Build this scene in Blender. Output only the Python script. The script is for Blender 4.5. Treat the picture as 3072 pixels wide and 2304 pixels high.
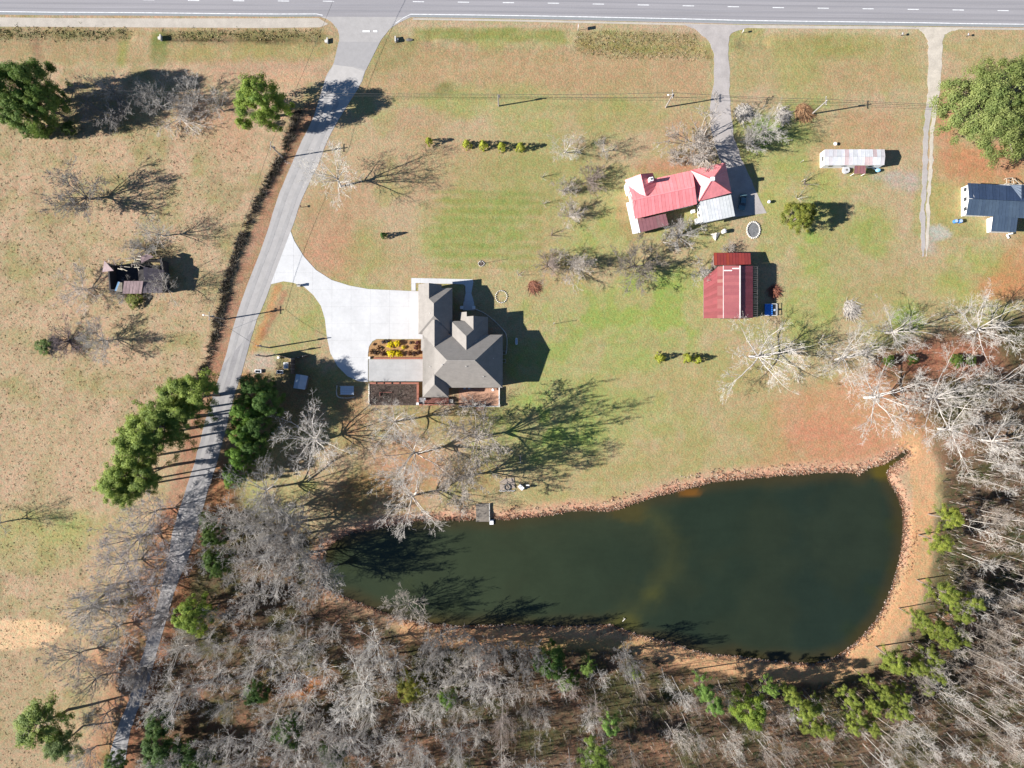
import bpy, bmesh, math, random
import numpy as np
from mathutils import Vector, Matrix
from mathutils.geometry import tessellate_polygon

for o in list(bpy.data.objects): bpy.data.objects.remove(o)
scene = bpy.context.scene
COL = scene.collection
random.seed(7); RNG = np.random.default_rng(7)

# ------------------------------------------------------------------ camera, sky, sun, exposure
S = 0.0903            # metres on the ground per photo pixel
HT = 192.6            # flying height of the drone
cam = bpy.data.cameras.new('camera'); camo = bpy.data.objects.new('camera', cam); COL.objects.link(camo)
camo.location = (0, 0, HT); camo.rotation_euler = (0, 0, 0)
cam.sensor_fit = 'HORIZONTAL'; cam.sensor_width = 36; cam.lens = 36 * HT / (3072 * S)
cam.clip_start = 1; cam.clip_end = 6000
scene.camera = camo
scene.render.resolution_x = 1024; scene.render.resolution_y = 768

ELEV = math.radians(30.0)
SH = Vector((0.987, 0.163))                        # direction in which shadows fall
LDIR = Vector((-SH.x*math.cos(ELEV), -SH.y*math.cos(ELEV), math.sin(ELEV)))
world = bpy.data.worlds.new('World'); scene.world = world; world.use_nodes = True
wn = world.node_tree.nodes; wl = world.node_tree.links
bg = wn['Background']; sky = wn.new('ShaderNodeTexSky'); sky.sky_type = 'NISHITA'; sky.sun_disc = False
sky.sun_elevation = ELEV; sky.sun_rotation = math.atan2(LDIR.x, LDIR.y)
sky.air_density = 1.0; sky.dust_density = 0.0; sky.ozone_density = 6.0
wl.new(sky.outputs[0], bg.inputs[0]); bg.inputs[1].default_value = 0.05
sun = bpy.data.lights.new('sun', 'SUN'); suno = bpy.data.objects.new('sun', sun); COL.objects.link(suno)
sun.energy = 5.0; sun.angle = math.radians(0.5); sun.color = (1.0, 0.97, 0.93)
suno.rotation_euler = LDIR.to_track_quat('Z', 'Y').to_euler(); suno.location = LDIR*300
scene.view_settings.view_transform = 'Standard'; scene.view_settings.look = 'None'
scene.view_settings.exposure = 1.22; scene.view_settings.gamma = 1.0
GAIN = 2.0            # sunlit picture value for an albedo of 1 on level ground

# ------------------------------------------------------------------ helpers
def G(px, py, z=0.0):
    k = (HT - z) / HT
    return Vector(((px-1536)*S*k, -(py-1152)*S*k, z))
def lin(v):
    v = v/255.0
    return v/12.92 if v <= 0.04045 else ((v+0.055)/1.055)**2.4
def C(r, g, b, gain=None):
    gg = gain or GAIN
    return tuple(min(0.85, lin(c)/gg) for c in (r, g, b))

def link(o, parent=None):
    COL.objects.link(o)
    if parent is not None: o.parent = parent
    return o
def tag(o, label=None, cat=None, group=None, kind=None):
    if label: o['label'] = label
    if cat: o['category'] = cat
    if group: o['group'] = group
    if kind: o['kind'] = kind
    return o
def empty(name, loc, rz=0.0, label=None, cat=None, group=None):
    o = bpy.data.objects.new(name, None); o.location = loc; o.rotation_euler = (0, 0, rz); o.empty_display_size = .3
    COL.objects.link(o); return tag(o, label, cat, group)

class MB:
    def __init__(self): self.v = []; self.f = []; self.c = None
    def add(self, v, f):
        n = len(self.v); self.v += [tuple(p) for p in v]; self.f += [tuple(i+n for i in q) for q in f]; return self
    def box(self, cx, cy, z0, sx, sy, sz, rz=0.0):
        c, s = math.cos(rz), math.sin(rz); P = []
        for z in (z0, z0+sz):
            for a, b in ((-1,-1),(1,-1),(1,1),(-1,1)):
                x, y = a*sx/2, b*sy/2; P.append((cx+x*c-y*s, cy+x*s+y*c, z))
        return self.add(P, [(3,2,1,0),(4,5,6,7),(0,1,5,4),(1,2,6,5),(2,3,7,6),(3,0,4,7)])
    def bar(self, p, q, w, h=None):
        p = Vector(p); q = Vector(q); h = h or w; d = (q-p).normalized()
        u = d.cross(Vector((0,0,1)));  u = Vector((1,0,0)) if u.length < 1e-3 else u.normalized()
        t = u.cross(d).normalized(); P = []
        for b in (p, q):
            for a, e in ((-1,-1),(1,-1),(1,1),(-1,1)): P.append(b+u*(a*w/2)+t*(e*h/2))
        return self.add(P, [(3,2,1,0),(4,5,6,7),(0,1,5,4),(1,2,6,5),(2,3,7,6),(3,0,4,7)])
    def tube(self, p, q, r0, r1, n=8, cap=True):
        p = Vector(p); q = Vector(q); d = (q-p).normalized()
        u = d.cross(Vector((0,0,1)));  u = Vector((1,0,0)) if u.length < 1e-3 else u.normalized()
        t = d.cross(u).normalized(); P = []
        for b, r in ((p, r0), (q, r1)):
            for i in range(n):
                a = 2*math.pi*i/n; P.append(b+u*(r*math.cos(a))+t*(r*math.sin(a)))
        F = [(i, (i+1)%n, n+(i+1)%n, n+i) for i in range(n)]
        if cap: F += [tuple(range(n-1,-1,-1)), tuple(range(n, 2*n))]
        return self.add(P, F)
    def prism(self, poly, z0, z1):
        poly = [(p[0], p[1]) for p in poly]
        if sum(poly[i][0]*poly[(i+1)%len(poly)][1]-poly[(i+1)%len(poly)][0]*poly[i][1] for i in range(len(poly))) < 0: poly = poly[::-1]
        n = len(poly); tri = tessellate_polygon([[Vector((x, y, 0)) for x, y in poly]])
        P = [(x, y, z1) for x, y in poly] + [(x, y, z0) for x, y in poly]; F = []
        for t in tri:
            a, b, c = (Vector(P[i]) for i in t)
            F.append(tuple(t) if (b-a).cross(c-a).z > 0 else tuple(t)[::-1])
        F += [(n+i, n+(i+1)%n, (i+1)%n, i) for i in range(n)]
        return self.add(P, F)
    def slab(self, q, th):
        q = [Vector(p) for p in q]; nrm = (q[1]-q[0]).cross(q[2]-q[0]).normalized()
        if nrm.z < 0: q = q[::-1]; nrm = -nrm
        n = len(q); P = q + [p-nrm*th for p in q]
        F = [tuple(range(n)), tuple(range(2*n-1, n-1, -1))] + [(n+i, n+(i+1)%n, (i+1)%n, i) for i in range(n)]
        return self.add(P, F)
    def blob(self, c, rx, ry, rz, seed=0, sub=2, jit=.12):
        bm = bmesh.new(); bmesh.ops.create_icosphere(bm, subdivisions=sub, radius=1)
        r = random.Random(seed); P = []
        for v in bm.verts:
            j = 1 + r.uniform(-jit, jit); P.append((c[0]+v.co.x*rx*j, c[1]+v.co.y*ry*j, c[2]+v.co.z*rz*j))
        F = [tuple(v.index for v in f.verts) for f in bm.faces]; bm.free()
        return self.add(P, F)
    def mesh(self, name, mat):
        me = bpy.data.meshes.new(name); me.from_pydata(self.v, [], self.f); me.update()
        if mat: me.materials.append(mat)
        return me
    def build(self, name, mat, parent=None, smooth=False):
        me = self.mesh(name, mat)
        if smooth: me.polygons.foreach_set('use_smooth', [True]*len(me.polygons))
        return link(bpy.data.objects.new(name, me), parent)
def np_mesh(name, V, F, mat, cols=None):
    """V (n,3), F (m,k) arrays -> mesh; cols (n,3) vertex colours"""
    me = bpy.data.meshes.new(name); k = F.shape[1]
    me.vertices.add(len(V)); me.vertices.foreach_set('co', V.astype(np.float32).ravel())
    me.loops.add(F.size); me.loops.foreach_set('vertex_index', F.astype(np.int32).ravel())
    me.polygons.add(len(F)); me.polygons.foreach_set('loop_start', np.arange(0, F.size, k, dtype=np.int32))
    me.polygons.foreach_set('loop_total', np.full(len(F), k, dtype=np.int32))
    me.update(calc_edges=True); me.validate()
    if cols is not None:
        a = me.color_attributes.new('Col', 'FLOAT_COLOR', 'POINT')
        a.data.foreach_set('color', np.hstack([cols, np.ones((len(cols), 1))]).astype(np.float32).ravel())
    if mat: me.materials.append(mat)
    return me

MATS = {}
def mat(name, col=(.5,.5,.5), rough=.85, noise=None, metal=0.0, attr=False, objcol=False, bump=None, spec=.3, noise2=None, alpha=None):
    m = bpy.data.materials.new(name); m.use_nodes = True; nt = m.node_tree; N = nt.nodes; L = nt.links
    b = N['Principled BSDF']; b.inputs['Roughness'].default_value = rough; b.inputs['Metallic'].default_value = metal
    b.inputs['Specular IOR Level'].default_value = spec
    geo = N.new('ShaderNodeNewGeometry')
    if attr: a = N.new('ShaderNodeAttribute'); a.attribute_name = 'Col'; out = a.outputs['Color']
    else: a = N.new('ShaderNodeRGB'); a.outputs[0].default_value = (*col, 1); out = a.outputs[0]
    def mul(o1, o2):
        x = N.new('ShaderNodeMix'); x.data_type = 'RGBA'; x.blend_type = 'MULTIPLY'; x.inputs[0].default_value = 1
        L.new(o1, x.inputs[6]); L.new(o2, x.inputs[7]); return x.outputs[2]
    if objcol:
        oi = N.new('ShaderNodeObjectInfo'); out = mul(out, oi.outputs['Color'])
    for nz in (noise, noise2):
        if not nz: continue
        sc, amt, det = (list(nz)+[4])[:3]
        t = N.new('ShaderNodeTexNoise'); t.inputs['Detail'].default_value = det; t.inputs['Roughness'].default_value = .65
        if isinstance(sc, tuple):
            vm = N.new('ShaderNodeVectorMath'); vm.operation = 'MULTIPLY'; vm.inputs[1].default_value = sc
            L.new(geo.outputs['Position'], vm.inputs[0]); L.new(vm.outputs[0], t.inputs['Vector']); t.inputs['Scale'].default_value = 1
        else: L.new(geo.outputs['Position'], t.inputs['Vector']); t.inputs['Scale'].default_value = sc
        r = N.new('ShaderNodeMapRange'); r.inputs[1].default_value = .3; r.inputs[2].default_value = .7
        r.inputs[3].default_value = 1-amt; r.inputs[4].default_value = 1+amt; L.new(t.outputs[0], r.inputs[0])
        cb = N.new('ShaderNodeCombineColor'); [L.new(r.outputs[0], cb.inputs[i]) for i in range(3)]
        out = mul(out, cb.outputs[0])
    L.new(out, b.inputs['Base Color'])
    if bump:
        t = N.new('ShaderNodeTexNoise'); t.inputs['Scale'].default_value = bump[0]; t.inputs['Detail'].default_value = 3
        L.new(geo.outputs['Position'], t.inputs['Vector'])
        bp = N.new('ShaderNodeBump'); bp.inputs['Strength'].default_value = 1; bp.inputs['Distance'].default_value = bump[1]
        L.new(t.outputs[0], bp.inputs['Height']); L.new(bp.outputs[0], b.inputs['Normal'])
    MATS[name] = m; return m

_vn = {}
def vnoise(x, y, scale, seed):
    if seed not in _vn: _vn[seed] = np.random.default_rng(seed).random((256, 256))
    t = _vn[seed]; u = x/scale+1000; v = y/scale+1000
    i = np.floor(u).astype(int); j = np.floor(v).astype(int); f = u-i; g = v-j
    f = f*f*(3-2*f); g = g*g*(3-2*g)
    a = t[i%256, j%256]; b = t[(i+1)%256, j%256]; c = t[i%256, (j+1)%256]; d = t[(i+1)%256, (j+1)%256]
    return a*(1-f)*(1-g)+b*f*(1-g)+c*(1-f)*g+d*f*g
def fbm(x, y, scale, seed, n=3):
    s = 0; a = 1; w = 0
    for k in range(n): s = s+a*vnoise(x, y, scale/2**k, seed+k*17); w += a; a *= .55
    return s/w
def seg_dist(X, Y, pts, closed=False):
    """distance from points to a polyline given in photo pixels, all in pixels"""
    D = np.full(X.shape, 1e9); n = len(pts)
    for i in range(n if closed else n-1):
        (ax, ay), (bx, by) = pts[i][:2], pts[(i+1)%n][:2]; dx, dy = bx-ax, by-ay; l2 = dx*dx+dy*dy+1e-9
        t = np.clip(((X-ax)*dx+(Y-ay)*dy)/l2, 0, 1); D = np.minimum(D, np.hypot(X-ax-t*dx, Y-ay-t*dy))
    return D
def inside(X, Y, pts):
    r = np.zeros(X.shape, bool); n = len(pts); j = n-1
    for i in range(n):
        xi, yi = pts[i]; xj, yj = pts[j]
        if yi != yj: r ^= ((yi > Y) != (yj > Y)) & (X < (xj-xi)*(Y-yi)/(yj-yi)+xi)
        j = i
    return r
def sdist(X, Y, pts):      # negative inside
    d = seg_dist(X, Y, pts, True); return np.where(inside(X, Y, pts), -d, d)
def sstep(e0, e1, v):
    t = np.clip((v-e0)/(e1-e0), 0, 1); return t*t*(3-2*t)
def smooth(pts, n=4, closed=False):
    out = []; m = len(pts)
    for i in range(m if closed else m-1):
        p0 = pts[(i-1)%m] if closed or i > 0 else pts[i]; p1 = pts[i]; p2 = pts[(i+1)%m]
        p3 = pts[(i+2)%m] if closed or i+2 < m else p2
        for k in range(n):
            t = k/n
            out.append(tuple(.5*((2*p1[a])+(-p0[a]+p2[a])*t+(2*p0[a]-5*p1[a]+4*p2[a]-p3[a])*t*t+(-p0[a]+3*p1[a]-3*p2[a]+p3[a])*t**3) for a in (0, 1)))
    if not closed: out.append(tuple(pts[-1][:2]))
    return out

# ------------------------------------------------------------------ outlines measured in the photograph (photo pixels)
POND = [(959,1705),(970,1665),(991,1636),(1020,1615),(1060,1597),(1111,1589),(1158,1578),(1194,1573),(1248,1564),(1303,1560),(1375,1560),(1429,1557),(1487,1557),
 (1520,1558),(1574,1551),(1621,1548),(1683,1537),(1737,1531),(1791,1531),(1838,1531),(1867,1522),(1918,1506),(1954,1492),(2026,1475),(2099,1455),(2171,1441),(2243,1434),
 (2326,1427),(2435,1419),(2507,1414),(2554,1416),(2579,1421),(2608,1403),(2655,1389),(2681,1372),(2716,1352),(2731,1358),(2702,1383),(2673,1405),(2666,1427),(2677,1456),
 (2692,1477),(2706,1513),(2713,1546),(2713,1593),(2708,1644),(2699,1687),(2692,1718),(2679,1765),(2655,1820),(2626,1870),(2587,1914),(2547,1950),(2496,1979),(2446,1993),
 (2399,1993),(2344,1988),(2294,1983),(2243,1975),(2189,1970),(2128,1966),(2084,1954),(2019,1932),(1954,1917),(1900,1903),(1864,1888),(1827,1878),(1773,1878),(1701,1881),
 (1628,1881),(1556,1878),(1520,1877),(1375,1881),(1266,1870),(1176,1849),(1086,1816),(1028,1791),(977,1765),(955,1733)]
HW_EDGE = [(-3000,-6),(-800,27),(0,44),(400,47),(800,50),(960,50),(1240,52),(1560,57),(2060,68),(2272,73),(2740,78),(3072,82),(4200,92),(6500,110)]
HW_LINE = [(-3000,-14),(-800,19),(0,35),(400,38),(760,42),(950,42)], [(1232,43),(1560,47),(2060,57),(2272,62),(2740,68),(3072,73),(4200,82),(6500,100)]
ROAD_L = [(952,48),(985,60),(1010,85),(1018,112),(1010,160),(995,200),(977,232),(941,347),(894,448),(838,579),(796,712),(723,907),(669,1095),(651,1152),(615,1267),(586,1383),(553,1484),(517,1600),(505,1672),(471,1823),(421,1986),(394,2084),(358,2174),(334,2246),(312,2330),(270,2600)]
ROAD_R = [(1240,50),(1187,74),(1150,110),(1122,159),(1100,202),(1078,260),(1031,333),(984,419),(952,499),(908,593),(876,683),(814,853),(760,990),(723,1124),(712,1155),(680,1275),(647,1398),(618,1492),(588,1600),(565,1672),(522,1780),(464,1979),(440,2069),(402,2156),(385,2225),(366,2330),(340,2600)]
D2_L = [(2050,72),(2075,84),(2099,98),(2131,134),(2142,174),(2140,253),(2131,325),(2134,400),(2150,450),(2165,490),(2185,560),(2200,650)]
D2_R = [(2262,76),(2225,88),(2194,101),(2185,145),(2189,217),(2189,289),(2193,340),(2200,400),(2212,440),(2232,492),(2262,560),(2300,640)]
D3_L = [(2740,80),(2762,92),(2778,110),(2784,140),(2784,250),(2780,320),(2772,400),(2770,480),(2768,560),(2762,640),(2764,680),(2766,768)]
D3_R = [(2890,84),(2855,94),(2832,110),(2828,150),(2822,250),(2812,320),(2802,400),(2800,480),(2795,540),(2790,600),(2790,660),(2782,768)]
DRIVE = [(872,694),(883,723),(912,770),(948,810),(995,840),(1049,857),(1104,867),(1230,873),(1262,874),(1262,1003),(1274,1003),(1274,1017),(1130,1017),(1117,1024),(1107,1040),(1104,1062),(1104,1076),(1104,1146),
 (1075,1144),(1042,1128),(1013,1099),(991,1059),(981,1012),(975,958),(963,918),(941,886),(912,860),(879,848),(850,844),(812,853)]
# ------------------------------------------------------------------ the ground: one sheet with pond basin and ditches
def axis(lo, hi, step, far):
    a = list(np.arange(lo, hi+step/2, step)); e = step; l, r = [], []; p, q = lo, hi
    while q < far: e *= 1.35; q += e; p -= e; r.append(q); l.append(p)
    return np.array(l[::-1]+a+r)
gx = axis(-158, 158, .75, 1800); gy = axis(-122, 122, .75, 1800)
XX, YY = np.meshgrid(gx, gy); PX = XX/S+1536; PY = 1152-YY/S
POND_S = smooth(POND, 3, True)
pd = sdist(PX, PY, POND_S)*S                                   # metres to the waterline, negative over water
WATER = -0.55
ZZ = -.03*fbm(XX, YY, 6, 5)
ZZ = np.where(pd > 0, ZZ + WATER*np.clip(1-pd/2.6, 0, 1)**1.2, WATER - np.minimum(-pd*.45, 1.6))
hw_y = np.interp(PX, [p[0] for p in HW_EDGE], [p[1] for p in HW_EDGE])
def ditch(x0, x1, y0, y1, w, dep):
    global ZZ
    t = np.clip((PX-x0)/(x1-x0), 0, 1); yc = y0+(y1-y0)*t
    m = np.exp(-((PY-yc)/w)**2)*sstep(x0-25, x0+5, PX)*(1-sstep(x1-5, x1+25, PX)); ZZ = ZZ-dep*m
ditch(-2500, 385, 112, 113, 14, .4); ditch(510, 975, 113, 122, 14, .45); ditch(1200, 1290, 120, 118, 12, .45)
ditch(1300, 2090, 122, 150, 26, .35); ditch(2225, 2300, 130, 126, 16, .5)
ROADC = [((a[0]+b[0])/2, (a[1]+b[1])/2) for a, b in zip(smooth(ROAD_L, 2), smooth(ROAD_R, 2))]

sshape = PX.shape
SRG = lambda *c: np.array(C(*c))
COLR = np.zeros(XX.shape+(3,)); COLR[:] = SRG(196,176,138)
def blend(c, w):
    global COLR
    w = np.clip(w, 0, 1)[..., None]; COLR = COLR*(1-w)+np.array(c)*w
def nz(scale, seed, lo=.42, hi=.62, n=3): return sstep(lo, hi, fbm(XX, YY, scale, seed, n))
def ell(px, py, rx, ry, c, s=1.0, soft=.6, seed=3, rag=.7):
    if c[1] >= c[0] and c[0] > 110: c = tuple(.72*a+.28*b for a, b in zip(c, (200,196,132)))
    d = np.hypot((PX-px)/rx, (PY-py)/ry)+rag*(fbm(XX, YY, max(2.0, min(rx, ry)*S*.5), seed)-.5)
    w = s*(1-sstep(1-soft, 1+soft*.4, d))
    if c[1] >= c[0] and c[0] > 80 and PX.shape == sshape: w = w*(.5+.75*nz(4.5, 300+seed, .42, .58))
    blend(SRG(*c), w)
def band(pts, w, c, s=1.0, soft=12, seed=9, rag=14):
    d = seg_dist(PX, PY, pts)+rag*(fbm(XX, YY, 2.5, seed)-.5)
    blend(SRG(*c), s*(1-sstep(w-soft, w+soft, d)))
def area(pts, c, s=1.0, soft=25, rag=30, seed=4, w=None):
    d = sdist(PX, PY, pts)+rag*(fbm(XX, YY, 4, seed)-.5); m = s*(1-sstep(-soft, soft, d))
    blend(SRG(*c), m if w is None else m*w)
roadx = np.interp(PY, [p[1] for p in ROADC], [p[0] for p in ROADC])
WEST = 1-sstep(-30, 5, PX-roadx+40)
# whole lawn: tan and green patches
blend(SRG(184,174,122), .6*nz(16, 11)); blend(SRG(204,174,144), .6*nz(22, 21, .48, .62))
blend(SRG(158,172,94), .4*nz(7, 31, .52, .64))
# west pasture
blend(SRG(200,174,138), .9*WEST); blend(SRG(178,164,118), .6*WEST*nz(7, 41, .45, .62)); blend(SRG(212,180,148), .5*WEST*nz(9, 51, .48, .62))
blend(SRG(158,156,98), .4*WEST*nz(5, 61, .55, .7)); blend(SRG(150,128,96), .35*WEST*nz(2.2, 71, .55, .68))
area([(-400,1600),(270,1560),(240,1700),(-400,1740)], (176,170,112), .6); area([(-300,1960),(140,1950),(170,2304),(-300,2500)], (176,158,118), .5)
area([(-600,1850),(120,1858),(205,1882),(145,1942),(60,1948),(-600,1954)], (244,206,158), 1.0, 5, 8)
ell(230,1370,330,140,(206,178,142),.5); ell(680,400,80,110,(204,160,128),.5); ell(620,330,100,60,(190,150,120),.5)
ell(100,1580,260,70,(170,170,100),.45); ell(205,1560,60,40,(150,165,95),.6)
# verge along the highway
area([(-600,82),(980,85),(1000,150),(980,190),(-600,185)], (178,158,112), .8, 12); area([(520,128),(980,130),(985,175),(500,180)], (172,162,100), .6)
area([(-600,118),(340,118),(340,170),(-600,175)], (180,155,115), .6)
band([(480,122),(475,175)], 26, (120,135,70), .8); band([(372,130),(365,190)], 14, (150,160,80), .7); band([(105,100),(115,180)], 12, (150,120,95), .7)
band([(-600,100),(380,102)], 13, (122,118,78), .8, 8); band([(500,104),(980,110)], 13, (128,122,80), .75, 8); band([(505,119),(960,124)], 4, (70,58,40), .8, 4, 9, 6)
ell(810,215,230,45,(200,165,135),.8); ell(870,232,70,26,(215,178,140),.7)
area([(1180,62),(2080,72),(2110,100),(1170,78)], (205,178,150), .8, 8); area([(1240,82),(1700,88),(1700,124),(1240,120)], (148,152,88), .85, 8)
area([(1730,92),(2090,100),(2135,178),(2000,172),(1740,160)], (168,150,105), .8, 10); area([(1730,125),(2130,140),(2130,175),(1740,160)], (160,152,88), .7, 12)
area([(1150,125),(2120,165),(2125,290),(1060,290)], (194,162,124), .9, 25); area([(1130,100),(1260,110),(1240,220),(1110,230)], (162,155,105), .6)
area([(2210,100),(2760,110),(2775,260),(2200,260)], (180,166,114), .7); ell(2480,140,180,40,(160,155,90),.6); ell(2560,230,180,70,(196,165,126),.7); ell(2400,200,80,110,(176,170,110),.6)
area([(2300,76),(2740,84),(2740,104),(2300,98)], (212,190,160), .7, 8); area([(2880,84),(3400,88),(3400,150),(2850,110)], (196,172,130), .7, 10); ell(2950,160,120,60,(190,170,122),.7)
# central lawns
ell(1360,310,110,60,(135,150,75),.5); ell(1340,265,40,22,(120,112,70),.8); ell(1500,300,260,60,(165,165,108),.6); ell(1250,370,120,60,(188,158,122),.8)
ell(1330,530,260,140,(192,160,122),.55); ell(1600,540,230,160,(166,164,104),.7); ell(1850,350,200,60,(172,165,106),.7); ell(1420,640,160,60,(155,156,92),.6)
ell(1000,640,130,120,(192,158,124),.9); ell(990,760,110,90,(202,155,125),.9); ell(1120,760,130,80,(178,162,112),.6); ell(1250,820,160,40,(198,168,130),.6); ell(1420,730,180,60,(150,155,88),.5)
for k in range(7): band([(1330,600+k*33),(1620,607+k*33)], 7, (140,155,78), .5, 9, 90+k, 26)
ell(1460,800,60,30,(205,170,135),.6); ell(1620,760,60,200,(190,166,122),.5)
ell(1960,560,90,60,(150,165,85),.5); ell(1850,690,170,80,(140,168,72),.6); ell(1990,930,300,150,(150,172,84),.75); ell(1720,960,160,130,(146,168,84),.7); ell(1640,1100,190,110,(148,170,88),.7)
ell(2050,850,140,60,(140,175,75),.6); ell(1800,1120,330,110,(158,170,98),.6); ell(1640,1260,240,150,(138,168,80),.75); ell(1900,1200,260,120,(165,168,104),.6)
ell(2200,1160,220,130,(182,165,112),.6); ell(1700,820,80,60,(195,165,125),.4); ell(1960,1140,200,30,(190,170,120),.5)
ell(2010,500,120,30,(200,140,110),.7); ell(1900,640,60,90,(196,150,118),.6); ell(2070,420,130,90,(196,158,126),.7); ell(2350,430,150,110,(128,160,70),.75); ell(2310,400,90,70,(100,140,60),.6)
ell(2330,560,110,120,(170,172,98),.7); ell(2460,700,80,140,(136,172,70),.75); ell(2540,800,110,220,(176,166,116),.6); ell(2430,900,90,140,(150,172,84),.6); ell(2620,700,90,110,(145,165,80),.6)
ell(2700,880,150,130,(182,164,116),.6); ell(2720,950,60,60,(140,178,76),.7); ell(2920,820,160,110,(165,168,94),.7); ell(2840,620,60,120,(178,165,100),.6)
ell(2960,490,180,75,(208,150,112),.95); ell(2840,380,40,140,(205,152,118),.9); ell(2600,400,160,80,(198,158,120),.7); ell(3010,860,90,60,(208,148,104),.9); ell(3070,780,80,80,(206,150,106),.8)
ell(2480,480,60,70,(200,160,125),.7); ell(2480,560,90,80,(165,168,95),.6)
# gravel by the trailer and at the end of the far drive
ell(2720,545,70,35,(196,180,172),.8); ell(2660,530,60,16,(196,182,172),.7); ell(2812,698,46,24,(198,194,188),.95,.3); ell(2790,730,22,36,(194,184,176),.7)
# woods floor and leaf litter
WOODF = [(640,1300),(760,1560),(930,1600),(985,1620),(945,1700),(960,1770),(1050,1830),(1200,1890),(1400,1905),(1860,1935),(2050,1985),(2330,2030),(2520,2040),(2680,1960),(2780,1800),(2810,1600),(2830,1380),(2800,1330),(2600,1120),(2660,1040),(3072,940),(5000,800),(5000,4000),(-900,4000),(330,2304),(480,1900),(560,1600),(600,1400)]
area(WOODF, (122,98,80), .92, 30, 60); wf = 1-sstep(-30, 30, sdist(PX, PY, WOODF))  # brown floor deepened in colour for the shade between the trees
blend(SRG(190,140,110), .42*wf*nz(7, 81, .54, .66)); blend(SRG(100,84,64), .6*wf*nz(7, 91, .5, .64)); blend(SRG(84,92,56), .6*wf*nz(8, 95, .5, .64))
area([(2330,1200),(2640,1100),(2800,1280),(2780,1380),(2600,1400),(2250,1420)], (208,155,118), .9, 50, 40); ell(2480,1330,190,80,(212,150,118),.8); ell(2850,1080,200,70,(188,128,100),.8)
ell(1230,1420,150,110,(190,140,108),.75); ell(1080,1480,140,80,(160,128,80),.8); ell(1330,1250,160,60,(172,150,96),.6); ell(1430,1440,90,70,(176,150,98),.7); ell(880,1180,170,110,(120,108,66),.6); ell(1060,1260,50,110,(178,138,96),.7)
area([(1560,1400),(2300,1250),(2420,1380),(2000,1440),(1850,1500),(1540,1530)], (184,168,116), .65, 50, 60); band([(1480,1535),(1700,1520),(1850,1500)], 18, (192,165,118), .6)
# leaf strips beside the lane
band([(p[0]-52, p[1]) for p in ROADC if 330 < p[1] < 1560], 26, (176,126,102), .8, 10); band([(p[0]+75, p[1]) for p in ROADC if 1130 < p[1] < 1560], 34, (186,134,96), .8, 12)
band([(835,860),(770,1030),(735,1120)], 10, (206,150,98), .8, 6); band([(855,880),(790,1010)], 9, (170,105,85), .6, 6)
band([(p[0]-20, p[1]) for p in ROADC if 1560 < p[1] < 2304], 75, (186,130,98), .7, 20); ell(770,1090,60,36,(204,186,170),.85); ell(800,1085,40,26,(200,180,165),.6)
ell(330,1980,90,40,(214,160,120),.8); ell(900,2060,80,40,(214,140,90),.8)
# banks and the path round the pond
blend(SRG(222,176,146), .95*sstep(4.2, 1.2, pd+1.5*(fbm(XX, YY, 2, 15)-.5))*(pd > -3)*(PY < 1700))
blend(SRG(206,164,130), .9*sstep(4.0, 1.0, pd+1.5*(fbm(XX, YY, 2, 15)-.5))*(pd > -3)*(PY >= 1700))
PATH = [(2730,1330),(2767,1390),(2771,1492),(2764,1600),(2757,1709),(2731,1770),(2699,1849),(2645,1914),(2569,1970),(2500,2012),(2380,2012),(2294,2008),(2189,1990),(2026,1958),(1882,1918),(1773,1912),(1556,1912),(1483,1912),(1303,1905),(1230,1890)]
band(PATH, 35, (224,176,132), 1.0, 8, 9, 16); ell(2770,1420,48,60,(224,178,136),.9); ell(2500,2015,60,26,(230,182,134),.9)
ell(1760,1935,250,22,(150,140,84),.5)
nw = (1-wf)*sstep(3.0, 5.0, pd)
blend(SRG(208,176,146), .22*nw*(.4+.6*WEST)*nz(6, 131, .48, .62)); blend(SRG(158,162,96), .16*nw*(1-.6*WEST)*nz(4, 151, .5, .64)); blend(SRG(214,190,156), .16*nw*nz(3, 171, .54, .68)); blend(SRG(150,128,96), .12*nw*nz(2.6, 181, .56, .7))
for k in range(9): band([(1300,575+k*27),(1620,583+k*27)], 5, (138,158,84), .45, 7, 190+k, 20)
COLR = COLR*(1+WEST[..., None]*np.array([.02,.01,.05]))
lum = COLR.mean(-1, keepdims=True); COLR = (lum+(COLR-lum)*1.0)*np.array([1.10,1.09,1.10])
COLR[..., 2] *= 1+.07*np.clip((COLR[..., 0]/COLR[..., 1]-1.08)/.25, 0, 1)
GROUND_COL = COLR.reshape(-1, 3)
nyy, nxx = XX.shape
idx = np.arange(nyy*nxx).reshape(nyy, nxx)
Fq = np.stack([idx[:-1,:-1], idx[:-1,1:], idx[1:,1:], idx[1:,:-1]], -1).reshape(-1, 4)

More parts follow.
